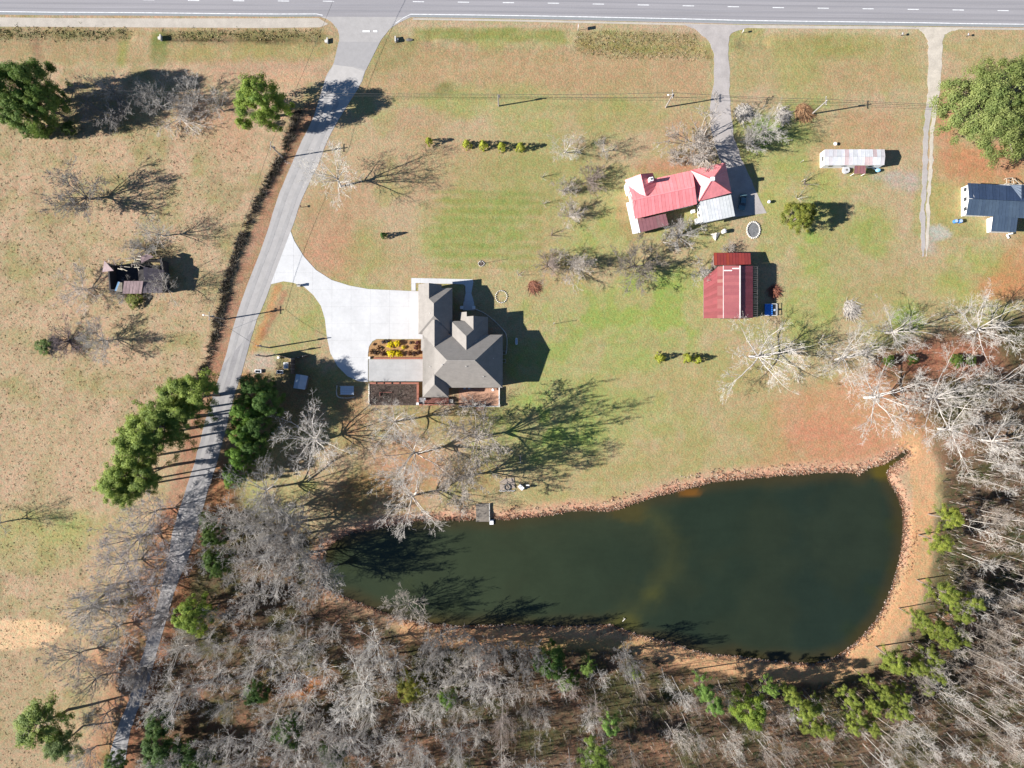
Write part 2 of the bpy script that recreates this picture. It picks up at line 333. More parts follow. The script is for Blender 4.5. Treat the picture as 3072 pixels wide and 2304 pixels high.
def ground_material():
    m = mat('ground_grass_and_soil', attr=True, rough=.95, spec=.05, noise=(2.8, .26, 5), noise2=(.5, .10, 4))
    nt = m.node_tree; N = nt.nodes; L = nt.links; b = N['Principled BSDF']
    src = b.inputs['Base Color'].links[0].from_socket
    geo = [n for n in N if n.type == 'NEW_GEOMETRY'][0]
    # small tufts darker and greener than the thatch between them
    t = N.new('ShaderNodeTexVoronoi'); t.inputs['Scale'].default_value = 1.25; t.inputs['Randomness'].default_value = 1; L.new(geo.outputs['Position'], t.inputs['Vector'])
    r = N.new('ShaderNodeMapRange'); r.inputs[1].default_value = .12; r.inputs[2].default_value = .45; r.inputs[3].default_value = .42; r.inputs[4].default_value = 0.0; L.new(t.outputs['Distance'], r.inputs[0])
    t2 = N.new('ShaderNodeTexNoise'); t2.inputs['Scale'].default_value = .3; t2.inputs['Detail'].default_value = 4; L.new(geo.outputs['Position'], t2.inputs['Vector'])
    r2 = N.new('ShaderNodeMapRange'); r2.inputs[1].default_value = .45; r2.inputs[2].default_value = .65; L.new(t2.outputs[0], r2.inputs[0])
    mm = N.new('ShaderNodeMath'); mm.operation = 'MULTIPLY'; L.new(r.outputs[0], mm.inputs[0]); L.new(r2.outputs[0], mm.inputs[1])
    x = N.new('ShaderNodeMix'); x.data_type = 'RGBA'; x.blend_type = 'MULTIPLY'; x.inputs[7].default_value = (.5, .62, .42, 1)
    L.new(mm.outputs[0], x.inputs[0]); L.new(src, x.inputs[6])
    # blades of different dryness
    t3 = N.new('ShaderNodeTexNoise'); t3.inputs['Scale'].default_value = 1.1; t3.inputs['Detail'].default_value = 5; L.new(geo.outputs['Position'], t3.inputs['Vector'])
    r3 = N.new('ShaderNodeMapRange'); r3.inputs[1].default_value = .35; r3.inputs[2].default_value = .65; L.new(t3.outputs[0], r3.inputs[0])
    tint = N.new('ShaderNodeMix'); tint.data_type = 'RGBA'; tint.inputs[6].default_value = (1.12, .98, .9, 1); tint.inputs[7].default_value = (.88, 1.03, .92, 1); L.new(r3.outputs[0], tint.inputs[0])
    y = N.new('ShaderNodeMix'); y.data_type = 'RGBA'; y.blend_type = 'MULTIPLY'; y.inputs[0].default_value = 1; L.new(x.outputs[2], y.inputs[6]); L.new(tint.outputs[2], y.inputs[7])
    L.new(y.outputs[2], b.inputs['Base Color'])
    tb = N.new('ShaderNodeTexNoise'); tb.inputs['Scale'].default_value = 1.6; tb.inputs['Detail'].default_value = 6; tb.inputs['Roughness'].default_value = .7; L.new(geo.outputs['Position'], tb.inputs['Vector'])
    bp = N.new('ShaderNodeBump'); bp.inputs['Strength'].default_value = .8; bp.inputs['Distance'].default_value = .22
    L.new(tb.outputs[0], bp.inputs['Height']); L.new(bp.outputs[0], b.inputs['Normal'])
    return m
gm = np_mesh('ground', np.stack([XX, YY, ZZ], -1).reshape(-1, 3), Fq, ground_material(), GROUND_COL)
gm.polygons.foreach_set('use_smooth', [True]*len(gm.polygons))
tag(link(bpy.data.objects.new('ground', gm)), 'winter lawn, pasture and leaf covered soil', kind='structure')
def ground_z(x, y):
    i = np.clip(np.searchsorted(gx, x)-1, 0, len(gx)-2); j = np.clip(np.searchsorted(gy, y)-1, 0, len(gy)-2)
    f = (x-gx[i])/(gx[i+1]-gx[i]); g = (y-gy[j])/(gy[j+1]-gy[j])
    return ZZ[j,i]*(1-f)*(1-g)+ZZ[j,i+1]*f*(1-g)+ZZ[j+1,i]*(1-f)*g+ZZ[j+1,i+1]*f*g

# ------------------------------------------------------------------ the pond
wmask = (pd < 1.6)
wx = np.arange(-60, 115, 1.0); wy = np.arange(-85, -10, 1.0); WX, WY = np.meshgrid(wx, wy)
WPX, WPY = WX/S+1536, 1152-WY/S; wd = sdist(WPX, WPY, POND_S)*S
sX, sPX, sPY = XX, PX, PY
XX, YY, PX, PY = WX, WY, WPX, WPY
COLR = np.zeros(WX.shape+(3,)); COLR[:] = SRG(48,60,46)
blend(SRG(64,74,52), 1-sstep(1350, 2150, PX)); blend(SRG(45,58,48), .8*sstep(2150, 2500, PX))
blend(SRG(60,66,46), .35*nz(14, 301, .45, .65)); blend(SRG(78,68,42), .75*sstep(-4.5, -.3, wd+2.0*(fbm(XX, YY, 6, 3)-.5)))
band(smooth([(1930,1535),(1995,1590),(2020,1660),(1990,1740),(1930,1810),(1870,1862)], 5), 24, (78,80,48), .62, 44, 9, 46); band(smooth([(1600,1570),(1850,1580),(1970,1640)], 5), 30, (66,72,50), .4, 50)
ell(1890,1540,70,35,(92,82,42),.6); ell(2070,1478,44,12,(150,98,36),.7); ell(2660,1412,60,40,(105,92,34),.9); ell(1875,1868,60,30,(92,90,44),.7); ell(1960,1780,40,24,(92,92,46),.45,.9); ell(1280,1868,50,14,(100,84,40),.5)
used = wd < 1.4
ids = -np.ones(WX.shape, int); ids[used] = np.arange(used.sum())
Fw = np.stack([ids[:-1,:-1], ids[:-1,1:], ids[1:,1:], ids[1:,:-1]], -1).reshape(-1, 4); Fw = Fw[(Fw >= 0).all(1)]
wmat = mat('murky_pond_water', attr=True, rough=.15, spec=.3, noise=(.10, .10, 5), noise2=((.25,.9,1), .04), bump=(.9, .03))
wme = np_mesh('pond_water', np.stack([WX[used], WY[used], np.full(used.sum(), WATER)], -1), Fw, wmat, COLR[used])
tag(link(bpy.data.objects.new('pond_water', wme)), 'dark green murky pond water', kind='structure')
XX, YY, PX, PY = np.meshgrid(gx, gy)[0], np.meshgrid(gx, gy)[1], sPX, sPY

# ------------------------------------------------------------------ roads, drives, walks
def P2(pts): return [tuple(G(*p)[:2]) for p in pts]
def ragged(pts, amp, seed):
    r = random.Random(seed); return [(p[0]+r.uniform(-amp, amp), p[1]+r.uniform(-amp, amp)) for p in pts]
M_ASPH = mat('worn_highway_asphalt', C(186,182,184), .9, ((.015,.8,1), .12), noise2=(3.0, .05), bump=(9, .01))
M_LANE = mat('pale_lane_asphalt', C(208,203,199), .92, (.5, .09, 5), noise2=(5, .06), bump=(8, .01))
M_SHLD = mat('pale_gravel_shoulder', C(224,213,198), .95, (.4, .12, 5), noise2=(4, .1), bump=(6, .03))
M_GRAV = mat('grey_gravel', C(212,203,197), .95, (.35, .14, 5), noise2=(5, .12), bump=(6, .03))
M_CREAM = mat('cream_gravel', C(236,224,206), .95, (.45, .16, 5), noise2=(4, .12), bump=(6, .03))
M_PAINT = mat('white_road_paint', (.62,.62,.61), .7, (1.2, .25, 5)); M_SEAL = mat('rumble_strip_asphalt', C(170,176,176), .9, (2, .1))
hw = smooth(HW_EDGE, 3); base = empty('highway', (0, 0, 0)); tag(base, 'grey highway with white markings', kind='structure')
mb = MB(); top = [(p[0], p[1]-230) for p in hw]
mb.prism(P2(hw+top[::-1]), -.25, .05); mb.build('asphalt', M_ASPH, base)
for k, ln in enumerate(HW_LINE):
    l = smooth(ln, 3); l2 = l
    if k == 0: l2 = l+[(968,46)]
    else: l2 = [(1187,70),(1210,54)]+l
    MB().prism(P2([(p[0], p[1]-1.05) for p in l2]+[(p[0], p[1]+1.05) for p in l2[::-1]]), .04, .058).build('edge_line', M_PAINT, base)
    r = [(p[0], p[1]+3) for p in l]+[(p[0], p[1]+7.5) for p in l[::-1]]
    MB().prism(P2(r), .03, .054).build('rumble_strip', M_SEAL, base)
M_WPATH = mat('darker_highway_wheel_path', C(176,173,176), .9, ((.03,.6,1), .10), noise2=(3, .05))
hl_ = smooth(HW_LINE[0], 3)+smooth(HW_LINE[1], 3)
for o0, o1 in ((-13,-7.5), (-29,-24), (-48,-43), (-64,-58)): MB().prism(P2([(p[0], p[1]+o0) for p in hl_]+[(p[0], p[1]+o1) for p in hl_[::-1]]), .02, .0535).build('wheel_path', M_WPATH, base)
dash_me = MB().box(0, 0, 0, 3.05, .19, .006).mesh('lane_dash', M_PAINT)
for i in range(-9, 33):
    x = 564+i*134.9+17
    if 880 < x < 1190 and x > 1010: continue
    y = np.interp(x, [-800,590,838,1230,1642,2332,3008,4200,5000], [-22,2,3.2,5,9.5,23,32,42,50])
    d = link(bpy.data.objects.new('lane_dash', dash_me), base); p = G(x, y); d.location = (p.x, p.y, .052); d.rotation_euler = (0, 0, -math.radians(.8))
for x, w in ((1099, 22), (1126, 13)):
    p = G(x, 94); MB().box(p.x, p.y, .04, w*S, 5.5*S, .042).build('give_way_bar', M_PAINT, base)
sh = smooth([(-3000,2),(-800,36),(0,52),(400,55),(800,55),(955,54)], 3)
tag(MB().prism(P2(sh+[(985,72),(960,82),(800,84),(400,82),(0,80),(-800,64),(-3000,30)]), -.2, .02).build('gravel_shoulder', M_SHLD), kind='structure')
sh = smooth([(1240,54),(1560,59),(2060,70),(2272,75),(2740,80),(3072,84),(4200,94)], 3)
tag(MB().prism(P2(sh+ragged([(4200,100),(3072,92),(2740,88),(2272,83),(2060,78),(1560,66),(1240,62)], 3, 4)), -.2, .016).build('gravel_shoulder', M_SHLD), kind='structure')
lane = smooth(ROAD_L, 4)+smooth(ROAD_R, 4)[::-1]
tag(MB().prism(P2(ragged(lane, 1.2, 2)), -.25, .03).build('side_road', M_LANE), 'pale asphalt lane running down from the highway', kind='structure')
M_PATCH = mat('newer_asphalt_patch', C(198,194,192), .9, (.8, .06)); M_PATCH2 = mat('lighter_asphalt_patch', C(224,218,212), .9, (.6, .08))
tag(MB().prism(P2([(1016,125),(1140,126),(1098,210),(1060,200),(1000,196)]), 0, .036).build('asphalt_patch', M_PATCH), kind='structure')
tag(MB().prism(P2(ragged([(1000,193),(1060,203),(1096,214),(1076,262),(1030,335),(944,345),(975,240)], 2, 6)), 0, .042).build('asphalt_patch', M_PATCH2), kind='structure')
tag(MB().prism(P2(ragged(smooth(D2_L, 4)+smooth(D2_R, 4)[::-1], 2.0, 5)), -.2, .024).build('gravel_drive', M_GRAV), 'grey gravel drive to the red roofed house', kind='structure')
d3l, d3r = smooth(D3_L, 6), smooth(D3_R, 6); nt3 = [k for k, p in enumerate(d3l) if p[1] < 330]
mixp = lambda f, k: (d3l[k][0]+(d3r[k][0]-d3l[k][0])*f, d3l[k][1]+(d3r[k][1]-d3l[k][1])*f)
tag(MB().prism(P2(ragged([d3l[k] for k in nt3]+[d3r[k] for k in nt3[::-1]], 2.4, 8)), -.2, .024).build('gravel_drive', M_CREAM), 'cream gravel drive along the right edge', kind='structure')
low3 = range(nt3[-1], len(d3l))
for f0, f1, m3 in ((-.05, .46, M_GRAV), (.62, .98, M_CREAM)): tag(MB().prism(P2(ragged([mixp(f0, k) for k in low3]+[mixp(f1, k) for k in low3][::-1], 2.6, 9)), -.2, .022).build('wheel_track', m3), 'worn wheel track of the cream drive', kind='structure')
ow = [k for k, p in enumerate(ROAD_L) if p[1] > 1090]; M_LOWL = mat('darker_lower_lane', C(184,180,179), .93, (.35, .14, 5), noise2=(4, .09))
tag(MB().prism(P2(ragged(smooth([ROAD_L[k] for k in ow], 4)+smooth([ROAD_R[k] for k in ow], 4)[::-1], 2.2, 21)), 0, .039).build('old_lane_surface', M_LOWL), kind='structure')  # lower stretch of the lane, a slightly darker tone
wl_, wr_ = smooth(ROAD_L[6:], 4), smooth(ROAD_R[6:], 4); nw_ = min(len(wl_), len(wr_)); M_TRACK = mat('darker_wheel_path', C(198,194,191), .92, (.4, .1, 5), noise2=(5, .06))
for f0, f1 in ((.2, .36), (.62, .78)): tag(MB().prism(P2(ragged([(wl_[k][0]+(wr_[k][0]-wl_[k][0])*f0, wl_[k][1]+(wr_[k][1]-wl_[k][1])*f0) for k in range(nw_)]+[(wl_[k][0]+(wr_[k][0]-wl_[k][0])*f1, wl_[k][1]+(wr_[k][1]-wl_[k][1])*f1) for k in range(nw_)][::-1], 1.0, 12)), 0, .047).build('wheel_path', M_TRACK), kind='structure')

M_CONC = mat('white_concrete', (.475,.47,.462), .9, (.22, .08, 5), noise2=(1.2, .04), bump=(12, .004))
M_CONC2 = mat('stained_concrete', (.345,.34,.33), .9, (.35, .09, 5), noise2=(1.5, .05)); M_JOINT = mat('joint_filler', (.22,.21,.2), .95, (2, .1))
def clip(poly, a, b, c):
    out = []
    for i in range(len(poly)):
        p, q = poly[i], poly[(i+1)%len(poly)]; dp = a*p[0]+b*p[1]-c; dq = a*q[0]+b*q[1]-c
        if dp >= 0: out.append(p)
        if (dp >= 0) != (dq >= 0): t = dp/(dp-dq); out.append((p[0]+(q[0]-p[0])*t, p[1]+(q[1]-p[1])*t))
    return out
def slabs(name, poly_px, sx, sy, z, m, label, ox=0, oy=0, gap=.010):
    W = P2(poly_px); par = MB().prism(W, -.2, z-.012).build(name, M_JOINT); tag(par, label, kind='structure')
    xs = [p[0] for p in W]; ys = [p[1] for p in W]; n = 0
    x = min(xs)+ox-sx
    while x < max(xs):
        y = min(ys)+oy-sy
        while y < max(ys):
            c = clip(clip(clip(clip(W, 1, 0, x+gap), -1, 0, -(x+sx-gap)), 0, 1, y+gap), 0, -1, -(y+sy-gap))
            if len(c) > 2:
                A = abs(sum(c[i][0]*c[(i+1)%len(c)][1]-c[(i+1)%len(c)][0]*c[i][1] for i in range(len(c))))/2
                if A > .15:
                    try: MB().prism(c, -.1, z+random.uniform(-.003, .003)).build('slab', m, par)
                    except Exception: pass
            y += sy
        x += sx
    return par
slabs('driveway', DRIVE, 5.2, 4.6, .06, M_CONC, 'white concrete driveway sweeping from the lane to the house', 1.0, 2.0)
slabs('parking_pad', [(1106,1078),(1270,1078),(1270,1144),(1106,1144)], 5.0, 3.1, .05, M_CONC2, 'stained grey concrete pad below the planted bed')
slabs('walkway', [(1234,834),(1418,838),(1420,846),(1414,880),(1422,905),(1424,931),(1388,931),(1391,905),(1397,880),(1396,858),(1390,853),(1247,849),(1247,872),(1234,872)], 2.4, 2.4, .055, M_CONC, 'white concrete walkway round to the front door')
# ------------------------------------------------------------------ tree templates
def seg_mesh(name, segs, n, m):
    """segs: list of (p0, p1, r0, r1) -> one mesh of n-sided tapered tubes"""
    A = np.array([s[0] for s in segs]); B = np.array([s[1] for s in segs]); r0 = np.array([s[2] for s in segs]); r1 = np.array([s[3] for s in segs])
    d = B-A; d /= np.linalg.norm(d, axis=1)[:, None]+1e-9
    ref = np.where((np.abs(d[:, 2]) > .9)[:, None], np.array([[1., 0, 0]]), np.array([[0, 0, 1.]]))
    u = np.cross(d, ref); u /= np.linalg.norm(u, axis=1)[:, None]; w = np.cross(d, u)
    ring0 = []; ring1 = []
    for i in range(n):
        a = 2*math.pi*i/n; o = u*math.cos(a)+w*math.sin(a)
        ring0.append(A+o*r0[:, None]); ring1.append(B+o*r1[:, None])
    V = np.stack(ring0+ring1, 1).reshape(-1, 3); k = len(segs); b = np.arange(k)[:, None]*2*n
    F = np.concatenate([np.concatenate([b+i, b+(i+1)%n, b+n+(i+1)%n, b+n+i], 1) for i in range(n)], 0)
    return np_mesh(name, V, F, m)
def rdir(r, d, ang):
    """unit vector at angle ang from d, random roll"""
    d = d/np.linalg.norm(d); a = np.array([r.gauss(0, 1), r.gauss(0, 1), r.gauss(0, 1)]); a -= d*a.dot(d); a /= np.linalg.norm(a)+1e-9
    return d*math.cos(ang)+a*math.sin(ang)
def limb(r, p, d, L, rad, n, wander, up, end=.35):
    pts = [np.array(p, float)]; rs = [rad]; d = np.array(d, float)
    for i in range(n):
        d = d+np.array([r.gauss(0, wander), r.gauss(0, wander), r.gauss(0, wander)+up]); d /= np.linalg.norm(d)
        pts.append(pts[-1]+d*L/n); rs.append(rad*(1-(1-end)*(i+1)/n))
    return pts, rs
def put(out, pts, rs):
    for i in range(len(pts)-1): out.append((pts[i], pts[i+1], rs[i], rs[i+1]))
def along(pts, rs, t):
    i = min(int(t*(len(pts)-1)), len(pts)-2); f = t*(len(pts)-1)-i
    return pts[i]*(1-f)+pts[i+1]*f, rs[i]*(1-f)+rs[i+1]*f, pts[i+1]-pts[i]
TW = .020
def sub(r, out, pts, rs, L, lev, cfg):
    cnt, ratio, ang, up = cfg[lev]
    for k in range(cnt):
        t = r.uniform(.22, 1.0) if k else 1.0
        p, rad, d = along(pts, rs, min(t, .999)); ll = L*ratio*r.uniform(.6, 1.15)*(1.15-.45*t)
        dd = rdir(r, d, math.radians(r.gauss(ang, 11)) if k else math.radians(r.uniform(8, 25)))
        rr = max(TW, rad*.52); n = 4 if lev == 0 else 3 if lev == 1 else 2
        q, s = limb(r, p, dd, ll, rr, n, .16, up, .4 if lev < 2 else .7); put(out, q, s)
        if lev+1 < len(cfg): sub(r, out, q, s, ll, lev+1, cfg)
def spreading(seed, h=15.0, limbs=7, cfg=((8,.46,44,.04),(7,.5,44,.02),(4,.5,42,.0)), fork=.3, rad=.29):
    r = random.Random(seed); T, K = [], []
    q, s = limb(r, (0,0,-.15), (r.gauss(0,.05), r.gauss(0,.05), 1), h*fork, rad, 4, .05, .05, .8); put(T, q, s)
    for i in range(limbs):
        a = 2.39996*i+r.uniform(-.35,.35); tilt = math.radians(10+58*math.sqrt((i+.2)/limbs)+r.uniform(-7, 7))
        d = (math.sin(tilt)*math.cos(a), math.sin(tilt)*math.sin(a), math.cos(tilt)); L = h*r.uniform(.5, .66)
        p, rr, _ = along(q, s, r.uniform(.7, .999)); lq, ls = limb(r, p, d, L, rad*r.uniform(.36, .5), 7, .12, .05, .2); put(T, lq, ls)
        sub(r, K, lq, ls, L, 0, cfg)
    return T, K
def slender(seed, h=18.0, br=26, rad=.115):
    r = random.Random(seed); T, K = [], []
    q, s = limb(r, (0,0,-.15), (r.gauss(0,.03), r.gauss(0,.03), 1), h, rad, 9, .03, .03, .18); put(T, q, s)
    for i in range(br):
        t = r.uniform(.35, .97); p, rr, d = along(q, s, t); L = h*.26*(1.25-t)*r.uniform(.6, 1.3)
        dd = rdir(r, d, math.radians(r.uniform(35, 65))); lq, ls = limb(r, p, dd, L, max(TW, rr*.5), 4, .12, .08, .35); put(K, lq, ls)
        sub(r, K, lq, ls, L, 0, ((6,.45,42,.03),(4,.5,40,0)))
    return T, K
def bushy(seed, h=6.0, stems=15, cfg=((8,.45,32,.04),(6,.5,36,.02),(4,.5,38,0)), spread=58, rad=.09):
    r = random.Random(seed); T, K = [], []
    for i in range(stems):
        a = r.uniform(0, 2*math.pi); tilt = math.radians(r.uniform(3, spread)); d = (math.sin(tilt)*math.cos(a), math.sin(tilt)*math.sin(a), math.cos(tilt))
        L = h*r.uniform(.65, 1.0); lq, ls = limb(r, (.15*math.cos(a), .15*math.sin(a), -.1), d, L, rad*r.uniform(.6, 1.2), 5, .09, .03, .35); put(T, lq, ls); sub(r, K, lq, ls, L, 0, cfg)
    return T, K
M_BARK = mat('bark_of_limbs', (1,1,1), .9, (3, .2), objcol=True); M_TWIG = mat('bark_of_twigs', (1,1,1), .9, (1.2, .22), objcol=True)
TEMPL = {}
def reg(key, tk):
    T, K = tk; tm = seg_mesh('trunk', T, 6, M_BARK); km = seg_mesh('crown', K, 3, M_TWIG)
    E = np.array([s[1] for s in K]); h = E[:, 2].max(); rr = np.quantile(np.hypot(E[:, 0], E[:, 1]), .93)
    TEMPL[key] = (tm, km, h, rr)
for i in range(6): reg('oak%d' % i, spreading(100+i, limbs=10+i%3))
for i in range(3): reg('fine%d' % i, spreading(200+i, h=12, limbs=11, cfg=((8,.46,38,.05),(7,.5,36,.03),(6,.5,38,.0)), fork=.2, rad=.2))
for i in range(5): reg('tall%d' % i, slender(300+i, br=24+2*i))
for i in range(3): reg('bush%d' % i, bushy(400+i))
TW = .036
for i in range(2): reg('dense%d' % i, spreading(250+i, h=14, limbs=12, cfg=((9,.46,42,.05),(8,.5,40,.03),(5,.5,40,.0)), fork=.22, rad=.28))
TW = .024
reg('sparse0', spreading(500, h=10, limbs=5, cfg=((4,.5,45,.05),(3,.5,45,.02)), fork=.35, rad=.16)); reg('sparse1', bushy(501, stems=7, cfg=((4,.45,32,.04),(3,.5,35,0)), spread=40))

# foliage: leaf sized faces in clumps
def leaves(name, centers, rad, per, size, m, seed, tints, flat=.7, squash=1.0):
    g = np.random.default_rng(seed); c = np.repeat(np.array(centers), per, 0); rr = np.repeat(np.broadcast_to(rad, (len(centers),)), per)
    k = len(c); o = g.normal(size=(k, 3)); o /= np.linalg.norm(o, axis=1)[:, None]; o *= (g.random((k, 1))**.45)*rr[:, None]; o[:, 2] *= squash
    c = c+o; ctr = np.array([0, 0, np.mean(np.array(centers)[:, 2])*.75]); nv = (c-ctr); nv /= np.linalg.norm(nv, axis=1)[:, None]+1e-6
    oo = o/(np.linalg.norm(o, axis=1)[:, None]+1e-6); nv = nv*.7+oo*.7+np.array([0,0,.35])+g.normal(size=(k, 3))*.45; nv /= np.linalg.norm(nv, axis=1)[:, None]
    a = g.normal(size=(k, 3)); a -= nv*(a*nv).sum(1)[:, None]; a /= np.linalg.norm(a, axis=1)[:, None]; b = np.cross(nv, a)
    s = (size*g.uniform(.6, 1.3, k))[:, None]
    V = np.stack([c-a*s, c+b*s*.45, c+a*s, c-b*s*.45], 1).reshape(-1, 3); F = np.arange(4*k).reshape(-1, 4)
    t = np.array(tints); w = np.repeat(g.random(len(centers)), per)*.65+g.random(k)*.35; cc = t[0]*(1-w[:, None])+t[1]*w[:, None]
    return np_mesh(name, V, F, m, np.repeat(cc, 4, 0))
M_LEAF = mat('evergreen_leaves', attr=True, objcol=True, rough=.6, spec=.3, noise=(.8, .18, 3))
def _translucent(m, f=.4):
    nt = m.node_tree; N = nt.nodes; L = nt.links; b = N['Principled BSDF']; o = [n for n in N if n.type == 'OUTPUT_MATERIAL'][0]
    t = N.new('ShaderNodeBsdfTranslucent'); L.new(b.inputs['Base Color'].links[0].from_socket, t.inputs[0]); x = N.new('ShaderNodeMixShader'); x.inputs[0].default_value = f
    L.new(b.outputs[0], x.inputs[1]); L.new(t.outputs[0], x.inputs[2]); L.new(x.outputs[0], o.inputs[0])
_translucent(M_LEAF)
def reg_leaf(key, T, me, h, rr): TEMPL[key] = (seg_mesh('trunk', T, 6, M_BARK), me, h, rr)
def pine(seed, h=20.0):
    r = random.Random(seed); T = []; cen = []; rad = []
    q, s = limb(r, (0,0,-.15), (r.gauss(0,.03), r.gauss(0,.03), 1), h, .26, 8, .02, .02, .2); put(T, q, s)
    for i in range(38):
        t = r.uniform(.42, .99); p, rr, d = along(q, s, t); L = (1.18-t)*h*.36*r.uniform(.55, 1.1)+.5; a = r.uniform(0, 6.283)
        dd = (math.cos(a), math.sin(a), r.uniform(.05, .5)); bq, bs = limb(r, p, dd, L, .07, 3, .1, .05, .4); put(T, bq, bs)
        for f in (.55, .8, 1.0):
            c, _, _ = along(bq, bs, min(f, .999)); cen.append(c+np.array([r.gauss(0,.25), r.gauss(0,.25), r.gauss(0,.15)])); rad.append(r.uniform(.55, .95))
    cen.append(q[-1]); rad.append(.8)
    E = np.array(cen)
    return T, leaves('crown', cen, np.array(rad), 130, .15, M_LEAF, seed, [(.085,.13,.04),(.23,.265,.075)]), E[:, 2].max()+.5, np.quantile(np.hypot(E[:, 0], E[:, 1]), .9)+.5
for i in range(4): T, me, h, rr = pine(600+i); reg_leaf('pine%d' % i, T, me, h, rr)
def evergreen(seed, h=10.0, rx=4.2, n=120, per=190, shape='round', tints=((.075,.13,.035),(.235,.27,.07)), size=.155, low=.12):
    r = random.Random(seed); T = []; cen = []; rad = []
    q, s = limb(r, (0,0,-.15), (0, 0, 1), h*.85, .07*rx, 6, .03, .02, .25); put(T, q, s)
    lob = [(r.uniform(0, 6.283), r.uniform(.8, 1.2)) for _ in range(6)]
    for i in range(n):
        t = r.uniform(low, 1.0); a = r.uniform(0, 6.283)
        prof = math.sqrt(max(0, 1-((t-.45)/.56)**2)) if shape == 'round' else (1-t)**.75*1.05+.04
        m_ = 1+.2*math.sin(3*a+seed)+.14*math.sin(5*a+2*seed+6*t); f = r.uniform(.45, 1.0)**.5
        p = np.array([math.cos(a)*rx*prof*f*m_, math.sin(a)*rx*prof*f*m_, t*h])
        if shape == 'round' and i % 5 < 3:
            u = math.sqrt(r.random()); p = np.array([math.cos(a)*rx*u*m_, math.sin(a)*rx*u*m_, h*(.45+.5*math.sqrt(max(0, 1-u*u)))*r.uniform(.86, 1.03)])
        cen.append(p); rad.append((r.uniform(.10, .26)*rx if rx < 8 else r.uniform(.07, .15)*rx) if rx > 1.5 else .22*rx)
        if i % 6 == 0:
            b, rr, _ = along(q, s, min(.95, t*.8)); put(T, [b, b*.4+p*.6+np.array([0,0,.1]), p], [.03*rx*.5, .02*rx*.5, .01*rx])
    return T, leaves('crown', cen, np.array(rad), per, size, M_LEAF, seed, tints), h, rx*1.05
for i in range(3): T, me, h, rr = evergreen(700+i); reg_leaf('green%d' % i, T, me, h, rr)
T, me, h, rr = evergreen(720, h=14, rx=13.5, n=330, per=190, tints=((.14,.195,.05),(.33,.36,.115)), size=.24, low=.3); reg_leaf('liveoak', T, me, h, rr)
for i in range(2): T, me, h, rr = evergreen(740+i, h=3.6, rx=1.15, n=70, per=34, shape='cone', tints=((.24,.28,.03),(.5,.5,.07)), size=.11, low=.03); reg_leaf('thuja%d' % i, T, me, h, rr)
for i in range(2): T, me, h, rr = evergreen(760+i, h=11, rx=3.6, n=150, per=60, shape='cone', tints=((.03,.075,.02),(.10,.15,.035)), size=.22, low=.03); reg_leaf('cedar%d' % i, T, me, h, rr)
for i in range(2): T, me, h, rr = evergreen(780+i, h=1.3, rx=.95, n=46, per=16, tints=((.8,.8,.8),(1,1,1)), size=.15, low=.02); reg_leaf('shrub%d' % i, T, me, h, rr)

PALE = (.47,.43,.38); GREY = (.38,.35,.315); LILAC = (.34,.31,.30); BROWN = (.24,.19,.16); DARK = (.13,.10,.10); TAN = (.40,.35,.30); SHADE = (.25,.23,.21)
TREES = []
def tree(name, px, py, rpx, h, key, col, label, cat='tree', group=None, ground=False, rot=None, tcol=None):
    """px,py: centre of the crown in the picture (or the foot when ground=True)"""
    tm, km, h0, r0 = TEMPL[key]; zc = 0 if ground else .6*h
    p = G(px, py, zc); gz = float(ground_z(p.x, p.y)); o = empty(name, (p.x, p.y, gz), random.uniform(0, 6.28) if rot is None else rot, label, cat, group)
    sx = rpx*S*(HT-zc)/HT/r0*(1.1 if key[:3] in ('oak','fin','bus','den') and not ground else 1.0); o.scale = (sx, sx, h/h0)
    v = random.uniform(.88, 1.12)
    for me, nm, c in ((tm, 'trunk', tcol or col), (km, 'crown', col)):
        c_ = bpy.data.objects.new(nm, me); c_.color = (c[0]*v, c[1]*v, c[2]*v, 1); link(c_, o)
    TREES.append((p.x, p.y)); return o
WHT = (1,1,1); TRK = (.20,.16,.13)
def leafy(name, px, py, rpx, h, key, label, cat='tree', group=None, tint=WHT, ground=False, rot=None): return tree(name, px, py, rpx, h, key, tint, label, cat, group, ground, rot, TRK)
ORD = ('first second third fourth fifth sixth seventh eighth ninth tenth eleventh twelfth thirteenth fourteenth fifteenth sixteenth seventeenth eighteenth nineteenth twentieth twenty-first twenty-second twenty-third twenty-fourth twenty-fifth twenty-sixth twenty-seventh twenty-eighth').split()
pick = lambda base, n: base+str(random.randrange(n))

